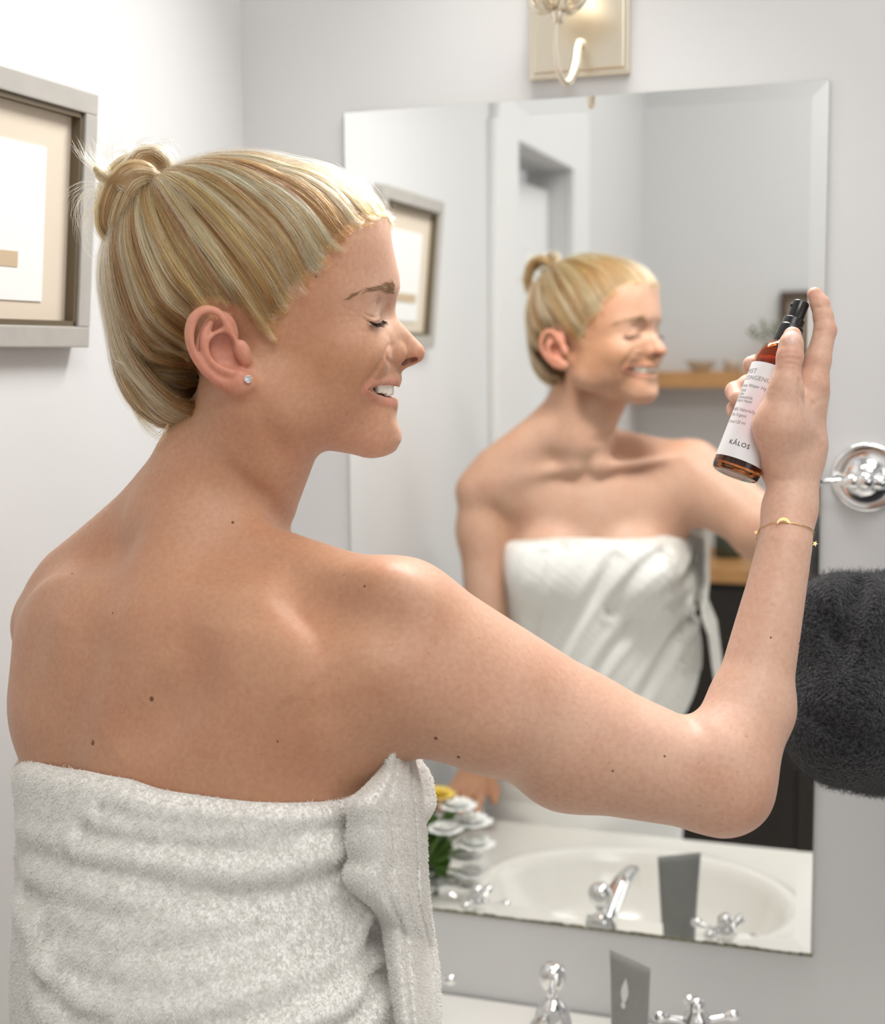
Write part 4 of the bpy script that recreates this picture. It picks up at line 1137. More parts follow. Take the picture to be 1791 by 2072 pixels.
# below the waist the cloth hangs and does not follow the legs
iw = np.argmax(Z[:, 0] < .86); rb[iw:] = np.maximum(rb[iw:], rb[iw][None]*.97)
r = rb.ravel()
fo = folds(th, z)*np.clip((Zt[None]-Z).ravel()/.02, 0, 1)
n3 = np.sin(th*37+z*90)*np.sin(z*260+th*11)*.0004
r = r+off.ravel()+fo*(off.ravel() > .004)+n3*(off.ravel() > .004)
V_ = A0+dr*r[:, None]; R_n = len(vrow)
idx = np.arange(R_n*nt_).reshape(R_n, nt_)
Fq = np.stack([idx[:-1], idx[1:], np.roll(idx, -1, 1)[1:], np.roll(idx, -1, 1)[:-1]], -1).reshape(-1, 4)
M_towel, nt, b = nodes('white_terry'); N, L = nt.nodes, nt.links
b.inputs['Base Color'].default_value = (.93, .915, .88, 1); b.inputs['Roughness'].default_value = .95; b.inputs['Specular IOR Level'].default_value = .15
b.inputs['Sheen Weight'].default_value = .5; b.inputs['Sheen Roughness'].default_value = .6
tc = N.new('ShaderNodeTexCoord'); vo = N.new('ShaderNodeTexVoronoi'); vo.inputs['Scale'].default_value = 620; L.new(tc.outputs['Object'], vo.inputs['Vector'])
nz = N.new('ShaderNodeTexNoise'); nz.inputs['Scale'].default_value = 160; nz.inputs['Detail'].default_value = 5; L.new(tc.outputs['Object'], nz.inputs['Vector'])
ad = N.new('ShaderNodeMath'); ad.operation = 'ADD'; L.new(vo.outputs['Distance'], ad.inputs[0]); L.new(nz.outputs['Fac'], ad.inputs[1])
bp = N.new('ShaderNodeBump'); bp.inputs['Strength'].default_value = .5; bp.inputs['Distance'].default_value = .0010; L.new(ad.outputs[0], bp.inputs['Height']); L.new(bp.outputs['Normal'], b.inputs['Normal'])
towel = link('towel', np_mesh('towel', V_, Fq), M_towel, person, label='white terry towel wrapped under the arms')

# the free end of the towel hanging from under her right arm
lft = [(811, 1496), (779, 1535), (766, 1562), (733, 1598), (703, 1626), (706, 1665), (702, 1705), (708, 1738), (697, 1764), (702, 1787), (731, 1815), (758, 1840), (774, 1872), (782, 1920), (794, 2000), (806, 2080), (822, 2200), (835, 2330)]
rgt = [(813, 1496), (826, 1512), (836, 1540), (846, 1580), (852, 1612), (857, 1650), (861, 1700), (862, 1745), (864, 1785), (867, 1820), (871, 1860), (876, 1895), (881, 1925), (886, 1965), (889, 2020), (891, 2085), (900, 2200), (912, 2330)]
def dsurf(px, py): return np.dot(ttrace(px, py)-CAM, c_fw)
rows = []; nr, nc = 150, 48
lf = np.array(smooth_curve([np.array(p_, float) for p_ in lft], 9)); rg = np.array(smooth_curve([np.array(p_, float) for p_ in rgt], 9))
for j in range(len(lf)):
    (xl, yl), (xr_, yr_) = lf[j], rg[j]
    dl = dsurf(min(xl, 770), min(max(yl, 1600), 2060))-.010
    row = []
    for i in range(nc+1):
        t = i/nc; x = xl+(xr_-xl)*t; y = yl+(yr_-yl)*t
        wv = math.sin(math.pi*t)
        hem = -.0035*math.exp(-((t-.80)/.05)**2)-.003*math.exp(-((t-.93)/.04)**2)+.0045*math.exp(-((t-.865)/.03)**2)+.004*math.exp(-((t-.42-.12*math.sin(j*.03))/.08)**2)
        d = dl-.008-.015*wv+.045*t**2+hem*min(1, j/20)
        row.append(at(x, y, d))
    # closed cross-section: the back face lies a few millimetres behind, both free edges are rounded
    fr_n = [p_ for p_ in row]; bk = [p_+c_fw*.0075 for p_ in row[::-1][1:-1]]
    row = [row[0]+c_fw*.004-c_r*.0008]+fr_n+[row[-1]+c_fw*.004+c_r*.0008]+bk
    rows.append(row)
G_ = np.array(rows); nr, nc2 = G_.shape[:2]; idx = np.arange(nr*nc2).reshape(nr, nc2)
rl_ = lambda x: np.roll(x, -1, 1)
Ff = np.stack([idx[:-1], rl_(idx)[:-1], rl_(idx)[1:], idx[1:]], -1).reshape(-1, 4)
me = np_mesh('towel_end', G_.reshape(-1, 3), Ff)
te = link('towel_end', me, M_towel, towel, label='free end of the towel hanging below her right armpit')

# terry loops: short tufts on both cloths
def tufts(me, n, zmin, seed, length=.0022, flat=False):
    rg_ = np.random.default_rng(seed)
    nv = len(me.vertices); co = np.empty(nv*3, np.float32); me.vertices.foreach_get('co', co); co = co.reshape(-1, 3)
    nf = len(me.polygons); li = np.empty(nf*4, np.int32); me.polygons.foreach_get('vertices', li); li = li.reshape(-1, 4)
    q = co[li]; c = q.mean(1); nn = np.cross(q[:, 2]-q[:, 0], q[:, 3]-q[:, 1]); ar = np.linalg.norm(nn, axis=1); nn /= np.maximum(ar, 1e-12)[:, None]
    out = (CAM-c)[:, :2] if flat else c[:, :2]-np.array([T0[0], T0[1]]); s_ = np.sign((nn[:, :2]*out).sum(1)); nn *= s_[:, None]
    toc = CAM-c; vis = ((nn*toc).sum(1) > -.25*np.linalg.norm(toc, axis=1)) & (c[:, 2] > zmin)
    if flat: vis = vis & ((np.arange(nf) % nc2) < nc+3)
    w_ = ar*vis; pick = rg_.choice(nf, n, p=w_/w_.sum()); a, b_ = rg_.random(n), rg_.random(n)
    p_ = (q[pick, 0]*((1-a)*(1-b_))[:, None]+q[pick, 1]*(a*(1-b_))[:, None]+q[pick, 2]*(a*b_)[:, None]+q[pick, 3]*((1-a)*b_)[:, None])
    n_ = nn[pick]; dr_ = n_+rg_.normal(size=(n, 3))*.45+np.array([0, 0, -.35]); dr_ /= np.linalg.norm(dr_, axis=1)[:, None]
    Ln = length*(.6+.8*rg_.random(n))[:, None]; b0 = p_-n_*.0004
    return np.stack([b0, b0+(n_*.5+dr_*.5)*Ln*.55, b0+dr_*Ln], 1)
def pile(name, pts, r):
    m, n, _ = pts.shape; cu = bpy.data.hair_curves.new(name); cu.add_curves([n]*m)
    cu.points.foreach_set('position', pts.astype(np.float32).ravel())
    if 'radius' not in cu.attributes: cu.attributes.new('radius', 'FLOAT', 'POINT')
    cu.attributes['radius'].data.foreach_set('value', np.tile(np.array([r, r*1.1, r*.75], np.float32), m))
    return link(name, cu, M_pile, towel, False, kind='stuff')
M_pile = bpy.data.materials.new('terry_loops'); M_pile.use_nodes = True; nt = M_pile.node_tree; N, L = nt.nodes, nt.links; N.remove(N['Principled BSDF'])
d1 = N.new('ShaderNodeBsdfDiffuse'); d2 = N.new('ShaderNodeBsdfTranslucent'); mx = N.new('ShaderNodeMixShader'); mx.inputs[0].default_value = .42
for x in (d1, d2): x.inputs[0].default_value = (.95, .935, .90, 1)
L.new(d1.outputs[0], mx.inputs[1]); L.new(d2.outputs[0], mx.inputs[2]); L.new(mx.outputs[0], N['Material Output'].inputs[0])
pile('terry_pile', tufts(towel.data, 110000, 1.02, 3), .00023)
pile('terry_pile', tufts(me, 42000, 1.02, 4, .0017, True), .00023)
# ---------------------------------------------------------------- hair: a fitted under-layer plus combed strands
HAIRF = Field()
HAIRF.ell((-139, 0, 60), (107, 75, 91), None, 14)
HAIRF.ell((-176, 0, -12), (60, 50, 47), None, 22)
HAIRF.ell((-150, 0, 20), (84, 74, 62), None, 20)
def hf(q): return HAIRF(q, np.full(len(q), 80.), pad=80)
def hgrad(q):
    G = np.zeros_like(q)
    for e in np.eye(3): G += e*((hf(q+e)-hf(q-e))/2)[:, None]
    return G/np.maximum(np.linalg.norm(G, axis=1), .2)[:, None]
TIE = np.array([-203., 0, 133.])
HL = [(797, 452), (785, 440), (762, 434), (735, 446), (705, 470), (676, 494), (655, 520), (640, 545), (618, 566), (596, 590), (580, 620), (562, 648), (545, 668), (527, 652), (508, 632), (486, 618), (455, 608), (420, 610), (395, 632), (384, 665), (382, 700), (392, 740), (408, 780), (420, 815), (412, 850), (392, 878)]
hl = FH_.hit(HL[1:]); _u = 97.; _f = np.linspace(0, -60, 601); _f = _f[np.argmax(FH_.warped(np.stack([_f, _f*0, _f*0+_u], 1)) < 0)]
hl = np.vstack([[(_f, 0, _u)], hl, [(-188, 22, -58)], [(-197, 0, -60)]])
hl[:, 1] = np.abs(hl[:, 1])
hl = np.array(smooth_curve(list(hl), 8))
loop = np.vstack([hl, (hl*[1, -1, 1])[::-1][1:-1]])
def mmd(n, w): return n
def skin_up(q, lift):
    """keep points on or above the scalp"""
    d = FH_.warped(q); G = np.zeros_like(q)
    for e in np.eye(3): G += e*((FH_.warped(q+e)-FH_.warped(q-e))/2)[:, None]
    G /= np.maximum(np.linalg.norm(G, axis=1), .3)[:, None]
    return q+G*np.maximum(lift-d, 0)[:, None]
def comb(root, depth, n=16, end=None, bow=0.0):
    """paths from the roots over the hair surface to the tie. root (m,3); depth (m,) mm below the surface"""
    m = len(root); end = np.tile(TIE, (m, 1)) if end is None else end
    ts = np.linspace(0, 1, n); out = np.zeros((m, n, 3))
    ctr = np.array([-140., 0, 40.])
    for i, t in enumerate(ts):
        q = root*(1-t)+end*t
        v = q-ctr; v /= np.maximum(np.linalg.norm(v, axis=1), 1e-6)[:, None]
        q = q+v*(38*math.sin(math.pi*t))
        q = q+np.array([0.35, 0, -1.])*(np.asarray(bow)*math.sin(math.pi*min(1, t*1.15)))[..., None]
        lvl = -depth*(1-.6*t)
        for _ in range(5): q = q-hgrad(q)*(hf(q)-lvl)[:, None]
        w = np.clip(t/.20, 0, 1); w = w*w*(3-2*w)
        we = np.clip((1-t)/.07, 0, 1)
        q = (root+(end-root)*t*.6)*(1-w)+q*w if t < .2 else q
        q = end*(1-we)+q*we
        if t < .75: q = skin_up(q, .4)
        out[:, i] = q
    out[:, 0] = root
    return out
# under-layer
ins = loop+(TIE-loop)*(.022+.012*np.sin(np.arange(len(loop))*2.1)[:, None]); ins = skin_up(ins, -.6)
base_p = comb(ins, np.full(len(loop), 2.2), 26)
bp_ = base_p.copy(); bp_[:, 0] -= 0
nb_, nn_ = bp_.shape[:2]; idx = np.arange(nb_*nn_).reshape(nb_, nn_)
Fh = np.stack([idx, np.roll(idx, -1, 0)], -1); Fh = np.stack([idx[:, :-1], np.roll(idx, -1, 0)[:, :-1], np.roll(idx, -1, 0)[:, 1:], idx[:, 1:]], -1).reshape(-1, 4)
M_hb, nt, b = nodes('hair_underlayer'); b.inputs['Roughness'].default_value = .6; b.inputs['Base Color'].default_value = (.25, .145, .06, 1); b.inputs['Specular IOR Level'].default_value = .2
M_hair, nt, b0 = nodes('blond_hair'); N, L = nt.nodes, nt.links; N.remove(b0)
hb = N.new('ShaderNodeBsdfHairPrincipled'); hb.model = 'CHIANG'; hb.parametrization = 'COLOR'
hb.inputs['Roughness'].default_value = .34; hb.inputs['Radial Roughness'].default_value = .45; hb.inputs['Coat'].default_value = .1
at2 = N.new('ShaderNodeAttribute'); at2.attribute_name = 'tint'
L.new(at2.outputs['Color'], hb.inputs['Color']); L.new(hb.outputs[0], N['Material Output'].inputs[0])
M_lash = mat('lash', (.022, .014, .010), .5)
M_brow = mat('brow', (.27, .155, .07), .6)
def to_world(q): return HN+(q.reshape(-1, 3)/1000)@HM

def strands(name, paths, radius, tint, m, parent, **k):
    """native hair curves; paths: (m,n,3) world, radius (n,) or (m,n)"""
    mm, n, _ = paths.shape
    cu = bpy.data.hair_curves.new(name); cu.add_curves([n]*mm)
    cu.points.foreach_set('position', paths.astype(np.float32).ravel())
    if 'radius' not in cu.attributes: cu.attributes.new('radius', 'FLOAT', 'POINT')
    rr = np.broadcast_to(radius, (mm, n)).astype(np.float32)
    cu.attributes['radius'].data.foreach_set('value', np.ascontiguousarray(rr).ravel())
    if tint is not None:
        a = cu.attributes.new('tint', 'FLOAT_COLOR', 'POINT')
        c_ = np.repeat(np.concatenate([tint, np.ones((mm, 1))], 1)[:, None], n, 1).astype(np.float32)
        a.data.foreach_set('color', c_.ravel())
    return link(name, cu, m, parent, False, **k)
scene.cycles_curves.shape = 'THICK'; scene.cycles_curves.subdivisions = 2

hair = link('hair', np_mesh('hair', to_world(bp_), Fh), M_hb, person, label='blond hair combed back into a bun')
# clumps: each has its own root on the hairline or scalp and its own tone
def rand_paths(nclump, per, seed, tmin, tmax, spread, dmax, roots=None, dark=1.0):
    r_ = np.random.default_rng(seed)
    seg = np.linalg.norm(np.diff(np.vstack([loop, loop[:1]]), axis=0), axis=1)
    side = np.where(loop[:, 1] >= 0, 1.0, .55); w_ = seg*side; pi = r_.choice(len(loop), nclump, p=w_/w_.sum())
    P0 = loop[pi]+(np.roll(loop, -1, 0)[pi]-loop[pi])*r_.random((nclump, 1))
    P0 = P0+(P0-TIE)/np.linalg.norm(P0-TIE, axis=1)[:, None]*r_.exponential(2.8, (nclump, 1)); P0 = skin_up(P0, .1)
    if roots is not None: P0 = roots[r_.choice(len(roots), nclump)]
    dep = r_.uniform(-2.8, dmax, nclump)
    G = comb(P0, dep, 20, bow=r_.normal(size=nclump)*5.0)
    t0 = r_.uniform(tmin, tmax, nclump)
    out = []; tint = []; ts = np.linspace(0, 1, 20)
    for g_, t_, P_ in zip(G, t0, P0):
        u = t_+(1-t_)*np.linspace(0, 1, 18)
        c_ = np.stack([np.interp(u, ts, g_[:, k]) for k in range(3)], 1)
        tg = np.gradient(c_, axis=0); tg /= np.linalg.norm(tg, axis=1)[:, None]
        nrm = hgrad(c_); bn = np.cross(tg, nrm)
        o1 = r_.normal(size=(per, 1))*spread*.85; o2 = r_.normal(size=(per, 1))*.7
        env = np.interp(np.linspace(0, 1, 18), [0, .1, .8, 1], [1.1, 1, .62, .16])
        ph = r_.uniform(0, 6.28); wv = 2.1*np.sin(np.linspace(0, 1, 18)*r_.uniform(2, 6)+ph)
        ind = r_.normal(size=(per, 1))*1.6*np.sin(np.linspace(0, 1, 18)*r_.uniform(4, 9)+r_.uniform(0, 6.28, (per, 1)))
        pts = c_[None]+bn[None]*((o1*env+wv*.6+ind*.5)[..., None])+nrm[None]*((o2*env+wv*.35+ind*.25)[..., None])
        if t_ > .02: pts[:, 0] -= nrm[0]*1.5
        out.append(pts)
        lo_ = np.clip((70-P_[2])/120, 0, 1)*(P_[0] < -90)  # underside and behind the ear darker: dark roots with shade painted in
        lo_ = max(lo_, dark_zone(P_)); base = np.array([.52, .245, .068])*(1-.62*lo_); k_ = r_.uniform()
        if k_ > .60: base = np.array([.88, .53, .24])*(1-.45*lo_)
        if k_ < .30: base = np.array([.20, .078, .02])*(1-.45*lo_)
        base = base*dark
        tint.append(np.clip(base[None]*r_.uniform(.8, 1.2, (per, 1)), 0, .95))
    return np.concatenate(out), np.concatenate(tint)
RAD = np.array([.05]+[.085]*12+[.08, .08, .07, .06, .05])*1e-3
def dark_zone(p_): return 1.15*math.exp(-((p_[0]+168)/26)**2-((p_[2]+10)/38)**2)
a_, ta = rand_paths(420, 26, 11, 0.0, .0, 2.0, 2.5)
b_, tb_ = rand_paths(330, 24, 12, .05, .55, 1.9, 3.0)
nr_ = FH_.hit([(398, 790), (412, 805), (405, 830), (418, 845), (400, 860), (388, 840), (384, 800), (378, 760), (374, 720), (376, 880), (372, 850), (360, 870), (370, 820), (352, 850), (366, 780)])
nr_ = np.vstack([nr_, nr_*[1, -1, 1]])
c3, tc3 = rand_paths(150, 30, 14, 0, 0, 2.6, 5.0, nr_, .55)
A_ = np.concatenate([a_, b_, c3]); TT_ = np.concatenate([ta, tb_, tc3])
Aw = to_world(A_).reshape(A_.shape)
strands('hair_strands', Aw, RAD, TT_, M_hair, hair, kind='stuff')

# ---- bun: a folded pony tail, its loops laid as guides with strands around them
def H2(px, py, s): 
    q = to_head(onplane(px, py, HN+HR*s/1000, HR)); return q
guides = [  # ((px, py, side mm) points, strands, thickness mm, tone)
    ([(322, 374, 4), (296, 350, 12), (262, 348, 18), (234, 376, 22), (216, 420, 22), (216, 458, 18), (238, 480, 14), (268, 462, 12), (296, 412, 8)], 420, 8.5, 0),
    ([(322, 376, 6), (296, 364, 16), (268, 378, 24), (250, 412, 27), (238, 450, 25), (246, 474, 20), (272, 462, 14), (300, 414, 10)], 420, 7.5, 1),
    ([(322, 374, 4), (300, 356, 8), (276, 338, 8), (284, 318, 2), (308, 312, -2), (332, 326, -4), (338, 350, -4), (326, 370, -2)], 320, 7.0, 2),
    ([(320, 372, 2), (296, 340, 0), (256, 336, -6), (226, 366, -12), (212, 410, -14), (216, 452, -10), (240, 474, -4)], 300, 8.0, 0),
    ([(334, 364, 10), (304, 352, 18), (272, 352, 24), (244, 366, 26), (222, 368, 22), (204, 356, 14), (192, 340, 8)], 220, 4.0, 1),
    ([(306, 404, 14), (282, 404, 22), (258, 388, 28), (240, 372, 26), (244, 350, 18), (266, 326, 8), (292, 312, 0)], 200, 4.5, 2),
    ([(318, 374, 0), (306, 350, -8), (280, 330, -14), (250, 340, -18), (230, 370, -20), (224, 420, -18)], 200, 7.0, 0)]
bl = []; bt = []; r_ = np.random.default_rng(5)
tone = [np.array([.52, .27, .09]), np.array([.76, .45, .19]), np.array([.86, .57, .29])]
for pts, n_, th_, tn_ in guides:
    c_ = np.array(smooth_curve([H2(*p_) for p_ in pts], 4)); u = np.linspace(0, len(c_)-1, 22); c_ = np.stack([np.interp(u, np.arange(len(c_)), c_[:, k]) for k in range(3)], 1)
    tg = np.gradient(c_, axis=0); tg /= np.linalg.norm(tg, axis=1)[:, None]; n1 = np.cross(tg, [0, 1, 0.01]); n1 /= np.linalg.norm(n1, axis=1)[:, None]; n2 = np.cross(tg, n1)
    a = r_.uniform(0, 6.28, (n_, 1)); rad_ = th_*np.sqrt(r_.uniform(.25, 1, (n_, 1))); env = np.interp(np.linspace(0, 1, 22), [0, .15, .85, 1], [.45, 1, 1, .5])
    wob = r_.normal(size=(n_, 1))*.8*np.sin(np.linspace(0, 7, 22)+r_.uniform(0, 6, (n_, 1)))
    bl.append(c_[None]+n1[None]*((np.cos(a+.6*np.linspace(0, 1, 22))*rad_*env+wob)[..., None])+n2[None]*((np.sin(a+.6*np.linspace(0, 1, 22))*rad_*env)[..., None]))
    bt.append(tone[tn_][None]*r_.uniform(.65, 1.15, (n_, 1)))
bl = np.concatenate(bl); bt = np.clip(np.concatenate(bt), 0, .95)
bw = to_world(bl).reshape(bl.shape)
bunf = Field(); bunf.k = 6
for pts, n_, th_, tn_ in guides: bunf.chain([H2(*p_) for p_ in pts], [th_*.55]+[th_*.80]*(len(pts)-2)+[th_*.4], 5)
vb, fb = field_mesh(lambda Q: bunf(to_head(Q), np.full(len(Q), 60.), pad=30)/1000, hd(-275, -40, 60), hd(-275, -40, 60)+np.array([.12, .12, .12]), .0016) if False else (None, None)
cb_ = [hd(f_, s_, u_) for f_ in (-268, -178) for s_ in (-36, 44) for u_ in (66, 174)]; lo_b = np.minimum.reduce(cb_); hi_b = np.maximum.reduce(cb_)
vb, fb = field_mesh(lambda Q: np.clip(bunf(to_head(Q), np.full(len(Q), 60.), pad=30)/1000, -.06, .06), lo_b, hi_b, .0016)
bun = link('bun', np_mesh('bun', vb, fb), M_hb, hair, label='messy bun high on the back of the head')
strands('bun_strands', bw, np.array([.06]+[.09]*20+[.05])*1e-3, bt, M_hair, hair, kind='stuff')
# hair tie
bm = bmesh.new(); c0 = H2(314, 381, 9)
for k in range(3):
    pts = []
    for i in range(25):
        a = 2*math.pi*i/24; q_ = c0+np.array([math.cos(a)*10*.55+k*1.8-2, math.sin(a)*12, math.cos(a)*10*.85-k*1.6])
        pts.append(Vector(to_world(q_)[0]))
    tube(bm, pts, .0017+.0004*math.sin(k), 8)
link('hair_tie', bm_mesh(bm, 'hair_tie'), mat('dark_elastic', (.035, .022, .018), .8), hair)
# flyaways and loose ends
def free(pts_px, n_, spread, seed, tn_, rad_=.07, n=14, curl=0.0):
    r_ = np.random.default_rng(seed); c_ = np.array(smooth_curve([H2(*p_) for p_ in pts_px], 5)); u = np.linspace(0, len(c_)-1, n)
    c_ = np.stack([np.interp(u, np.arange(len(c_)), c_[:, k]) for k in range(3)], 1); w_ = np.linspace(.12, 1, n)[None, :, None]
    o = r_.normal(size=(n_, 1, 3))*spread; ph = r_.uniform(0, 6.28, (n_, 1, 3))
    P_ = c_[None]+o*w_+curl*np.sin(np.linspace(0, 5, n)[None, :, None]*r_.uniform(.6, 1.4, (n_, 1, 1))+ph)*w_
    Lf = r_.uniform(.55, 1, n_); out = np.empty_like(P_)
    for i in range(n_): 
        uu = np.linspace(0, (n-1)*Lf[i], n)
        for k in range(3): out[i, :, k] = np.interp(uu, np.arange(n), P_[i, :, k])
    return out, np.clip(tone[tn_][None]*r_.uniform(.8, 1.15, (n_, 1)), 0, .95)
fl_ = [([(232, 378, 8), (205, 350, 8), (175, 322, 6), (152, 285, 4)], 70, 3.0, 2, 1.5), ([(236, 372, 4), (212, 340, 2), (192, 312, 0), (186, 280, 0)], 55, 4.0, 2, 2.0),
       ([(240, 372, 0), (216, 335, -4), (212, 300, -4), (205, 285, -4)], 40, 4.5, 1, 2.0), ([(232, 400, 0), (195, 385, -5), (165, 400, -8), (160, 440, -8), (172, 480, -6)], 60, 4.0, 2, 3.0),
       ([(228, 430, 4), (190, 420, 2), (168, 450, 0), (172, 490, 0), (196, 524, 0)], 45, 4.0, 2, 3.0), ([(232, 385, 6), (180, 372, 4), (145, 395, 2), (130, 440, 0)], 22, 5.0, 2, 3.0),
       ([(290, 330, 0), (262, 306, 0), (246, 300, 0), (236, 312, 0)], 45, 4.0, 2, 3.0), ([(300, 318, 0), (318, 296, 0), (345, 305, 0), (352, 345, 0)], 50, 4.5, 2, 3.0), ([(290, 320, 4), (280, 298, 2), (300, 290, 0), (320, 300, -3)], 40, 3.5, 2, 3.0),
       ([(222, 520, 4), (208, 516, 2), (190, 518, 0), (172, 512, 0)], 5, .8, 0, .6),
       ([(352, 868, 22), (320, 905, 20), (303, 960, 14), (296, 1010, 10), (288, 1044, 10)], 16, 2.6, 0, .8), ([(360, 880, 26), (335, 930, 24), (322, 985, 24), (312, 1010, 24)], 8, 2.5, 0, 1.0),
       ([(260, 800, 10), (285, 850, 14), (315, 875, 16), (352, 885, 22)], 60, 4.0, 0, 1.5), ([(340, 860, 40), (330, 880, 36), (322, 890, 32), (310, 885, 30)], 30, 4.0, 0, 2.0)]
X, Y_ = zip(*[free(a, n_, s_, 20+i, t_, curl=c_) for i, (a, n_, s_, t_, c_) in enumerate(fl_)])
X = np.concatenate(X); Y_ = np.concatenate(Y_); Xw = to_world(X).reshape(X.shape)
strands('loose_hair', Xw, np.array([.06]*9+[.05, .045, .04, .03, .02])*1e-3, Y_, M_hair, hair, kind='stuff')
# surface flyaways and baby hair round the hairline
r_ = np.random.default_rng(31); pi = r_.choice(len(loop), 1500); rt = loop[pi].copy()
fw_ = (rt[:, 0] > -120) & (rt[:, 2] > 20); rt = rt[fw_]
bb = comb(rt, r_.uniform(-3.5, 0, len(rt)), 16)
u = np.linspace(0, 1, 10)[None]*r_.uniform(.08, .32, (len(bb), 1)); bb = np.stack([np.stack([np.interp(u[i], np.linspace(0, 1, 16), bb[i, :, k]) for k in range(3)], 1) for i in range(len(bb))])
bb += (r_.normal(size=(len(bb), 1, 3))*np.array([3.0, 3.0, 4.0]))*np.linspace(.1, 1, 10)[None, :, None]+2.2*np.sin(np.linspace(0, 4, 10)[None, :, None]+r_.uniform(0, 6.28, (len(bb), 1, 3)))*np.linspace(0, 1, 10)[None, :, None]
bb[:, 0] = rt; f_ = bb.reshape(-1, 3); f_ = skin_up(f_, .3); bb = f_.reshape(bb.shape)
strands('baby_hair', to_world(bb).reshape(bb.shape), np.array([.045]*7+[.035, .03, .02])*1e-3, np.tile(np.array([[.80, .58, .33]]), (len(bb), 1)), M_hair, hair, kind='stuff')
pth = A_[r_.choice(len(A_), 900)]; pth = pth+hgrad(pth.reshape(-1, 3)).reshape(pth.shape)*(1.2+2.4*np.sin(np.linspace(0, 3.14, 18))[None, :, None]*r_.uniform(.2, 1.6, (900, 1, 1)))
strands('flyaway_hair', to_world(pth).reshape(pth.shape), np.array([.045]*18)*1e-3, np.tile(np.array([[.80, .58, .33]]), (900, 1)), M_hair, hair, kind='stuff')

# fine wisps over the temples and forehead
r_ = np.random.default_rng(77); fr_i = np.nonzero((loop[:, 0] > -112) & (loop[:, 2] > 18))[0]; n1 = 1600; rt = loop[r_.choice(fr_i, n1)]+r_.normal(size=(n1, 3))*1.5
aw = rt-TIE; aw /= np.linalg.norm(aw, axis=1)[:, None]; dr_ = -aw*r_.uniform(-.5, 1.0, (n1, 1))+np.array([.0, 0, -.5])*r_.uniform(-1.0, 1.2, (n1, 1))+r_.normal(size=(n1, 3))*.35
Ln = r_.uniform(4, 20, (n1, 1)); pp = []
for t in np.linspace(0, 1, 9): pp.append(skin_up(rt+dr_*Ln*t-aw*Ln*.5*t*t+np.sin(t*4+rt[:, :1])*1.1*t, .25+1.6*t))
pp = np.stack(pp, 1)
strands('temple_wisps', to_world(pp).reshape(pp.shape), np.array([.055]*6+[.045, .03, .015])*1e-3, np.tile(np.array([[.72, .48, .25]]), (n1, 1)), M_hair, hair, kind='stuff')

# ---- lashes and brows on both sides
r_ = np.random.default_rng(8); La = []
la = np.array(smooth_curve(list(FH_.lash), 8))
for s in (1, -1):
    for k in range(120):
        i = int(len(la)*(.18+.80*r_.random())); i = min(i, len(la)-1); p0 = la[i]+np.array([.4, .3, -.1]); out = np.array([.75, .55, -.55])+r_.normal(size=3)*.16
        out /= np.linalg.norm(out); Ln = r_.uniform(4.5, 8.0); up_ = np.array([.15, .1, .5])
        p_ = np.array([p0+out*Ln*t+up_*Ln*.35*t*t for t in np.linspace(0, 1, 7)]); La.append(p_*[1, s, 1])
La = np.array(La)
strands('eyelashes', to_world(La).reshape(La.shape), np.array([.16, .15, .13, .11, .09, .06, .02])*1e-3, None, M_lash, body, kind='stuff')
Br = []
bu = np.array(smooth_curve(list(FH_.hit([(707, 600), (725, 590), (748, 583), (770, 578), (788, 573), (799, 575)])), 8)); bd = np.array(smooth_curve(list(FH_.hit([(705, 604), (722, 597), (748, 590), (770, 587), (788, 592), (799, 596)])), 8))
for s in (1, -1):
    for k in range(520):
        t = r_.random()**.7*(len(bu)-1); i = min(int(t), len(bu)-2); v_ = r_.random(); p0 = bu[i]*(1-v_)+bd[i]*v_
        j = max(i-4, 0); dr_ = (bu[j]-bu[min(i+2, len(bu)-1)]); dr_ /= np.linalg.norm(dr_)+1e-9; dr_ = dr_+np.array([0, 0, .45*(1-v_)*(i/len(bu))])+r_.normal(size=3)*.15
        Ln = r_.uniform(3.5, 6.5); p_ = np.array([p0+dr_*Ln*q_ for q_ in np.linspace(0, 1, 6)]); p_ = skin_up(p_, .25); Br.append(p_*[1, s, 1])
Br = np.array(Br)
strands('eyebrows', to_world(Br).reshape(Br.shape), np.array([.055, .055, .05, .045, .035, .02])*1e-3, None, M_brow, body, kind='stuff')
# ---------------------------------------------------------------- amber spray bottle in her hand
b0_ = at(1486, 962, 1.083); b1_ = at(1626, 602, 1.092)
bax = (b1_-b0_)/np.linalg.norm(b1_-b0_); S_ = .381e-3
tocam = CAM-(b0_+b1_)/2; fr_ = tocam-bax*(tocam@bax); fr_ /= np.linalg.norm(fr_); rt_ = np.cross(bax, fr_); 
if rt_@c_r < 0: rt_ = -rt_
MB_ = Matrix.Identity(4)
for i in range(3): MB_[i][0], MB_[i][1], MB_[i][2], MB_[i][3] = rt_[i], -fr_[i], bax[i], b0_[i]      # local: x right, y away, z up the bottle
bot = empty('spray_bottle', tuple(b0_), label='amber glass mist bottle with white label and black pump held in raised hand', cat='bottle')
M_amb, nt, b = nodes('amber_glass'); b.inputs['Transmission Weight'].default_value = 1; b.inputs['Base Color'].default_value = (.62, .20, .05, 1); b.inputs['Roughness'].default_value = .02; b.inputs['IOR'].default_value = 1.48
M_liq, nt, b = nodes('amber_liquid'); b.inputs['Transmission Weight'].default_value = .92; b.inputs['Base Color'].default_value = (.50, .115, .02, 1); b.inputs['Roughness'].default_value = .02; b.inputs['IOR'].default_value = 1.33
M_blk = mat('black_plastic', (.012, .011, .010), .28, coat=.15)
R_b = .0187
bm = bmesh.new()
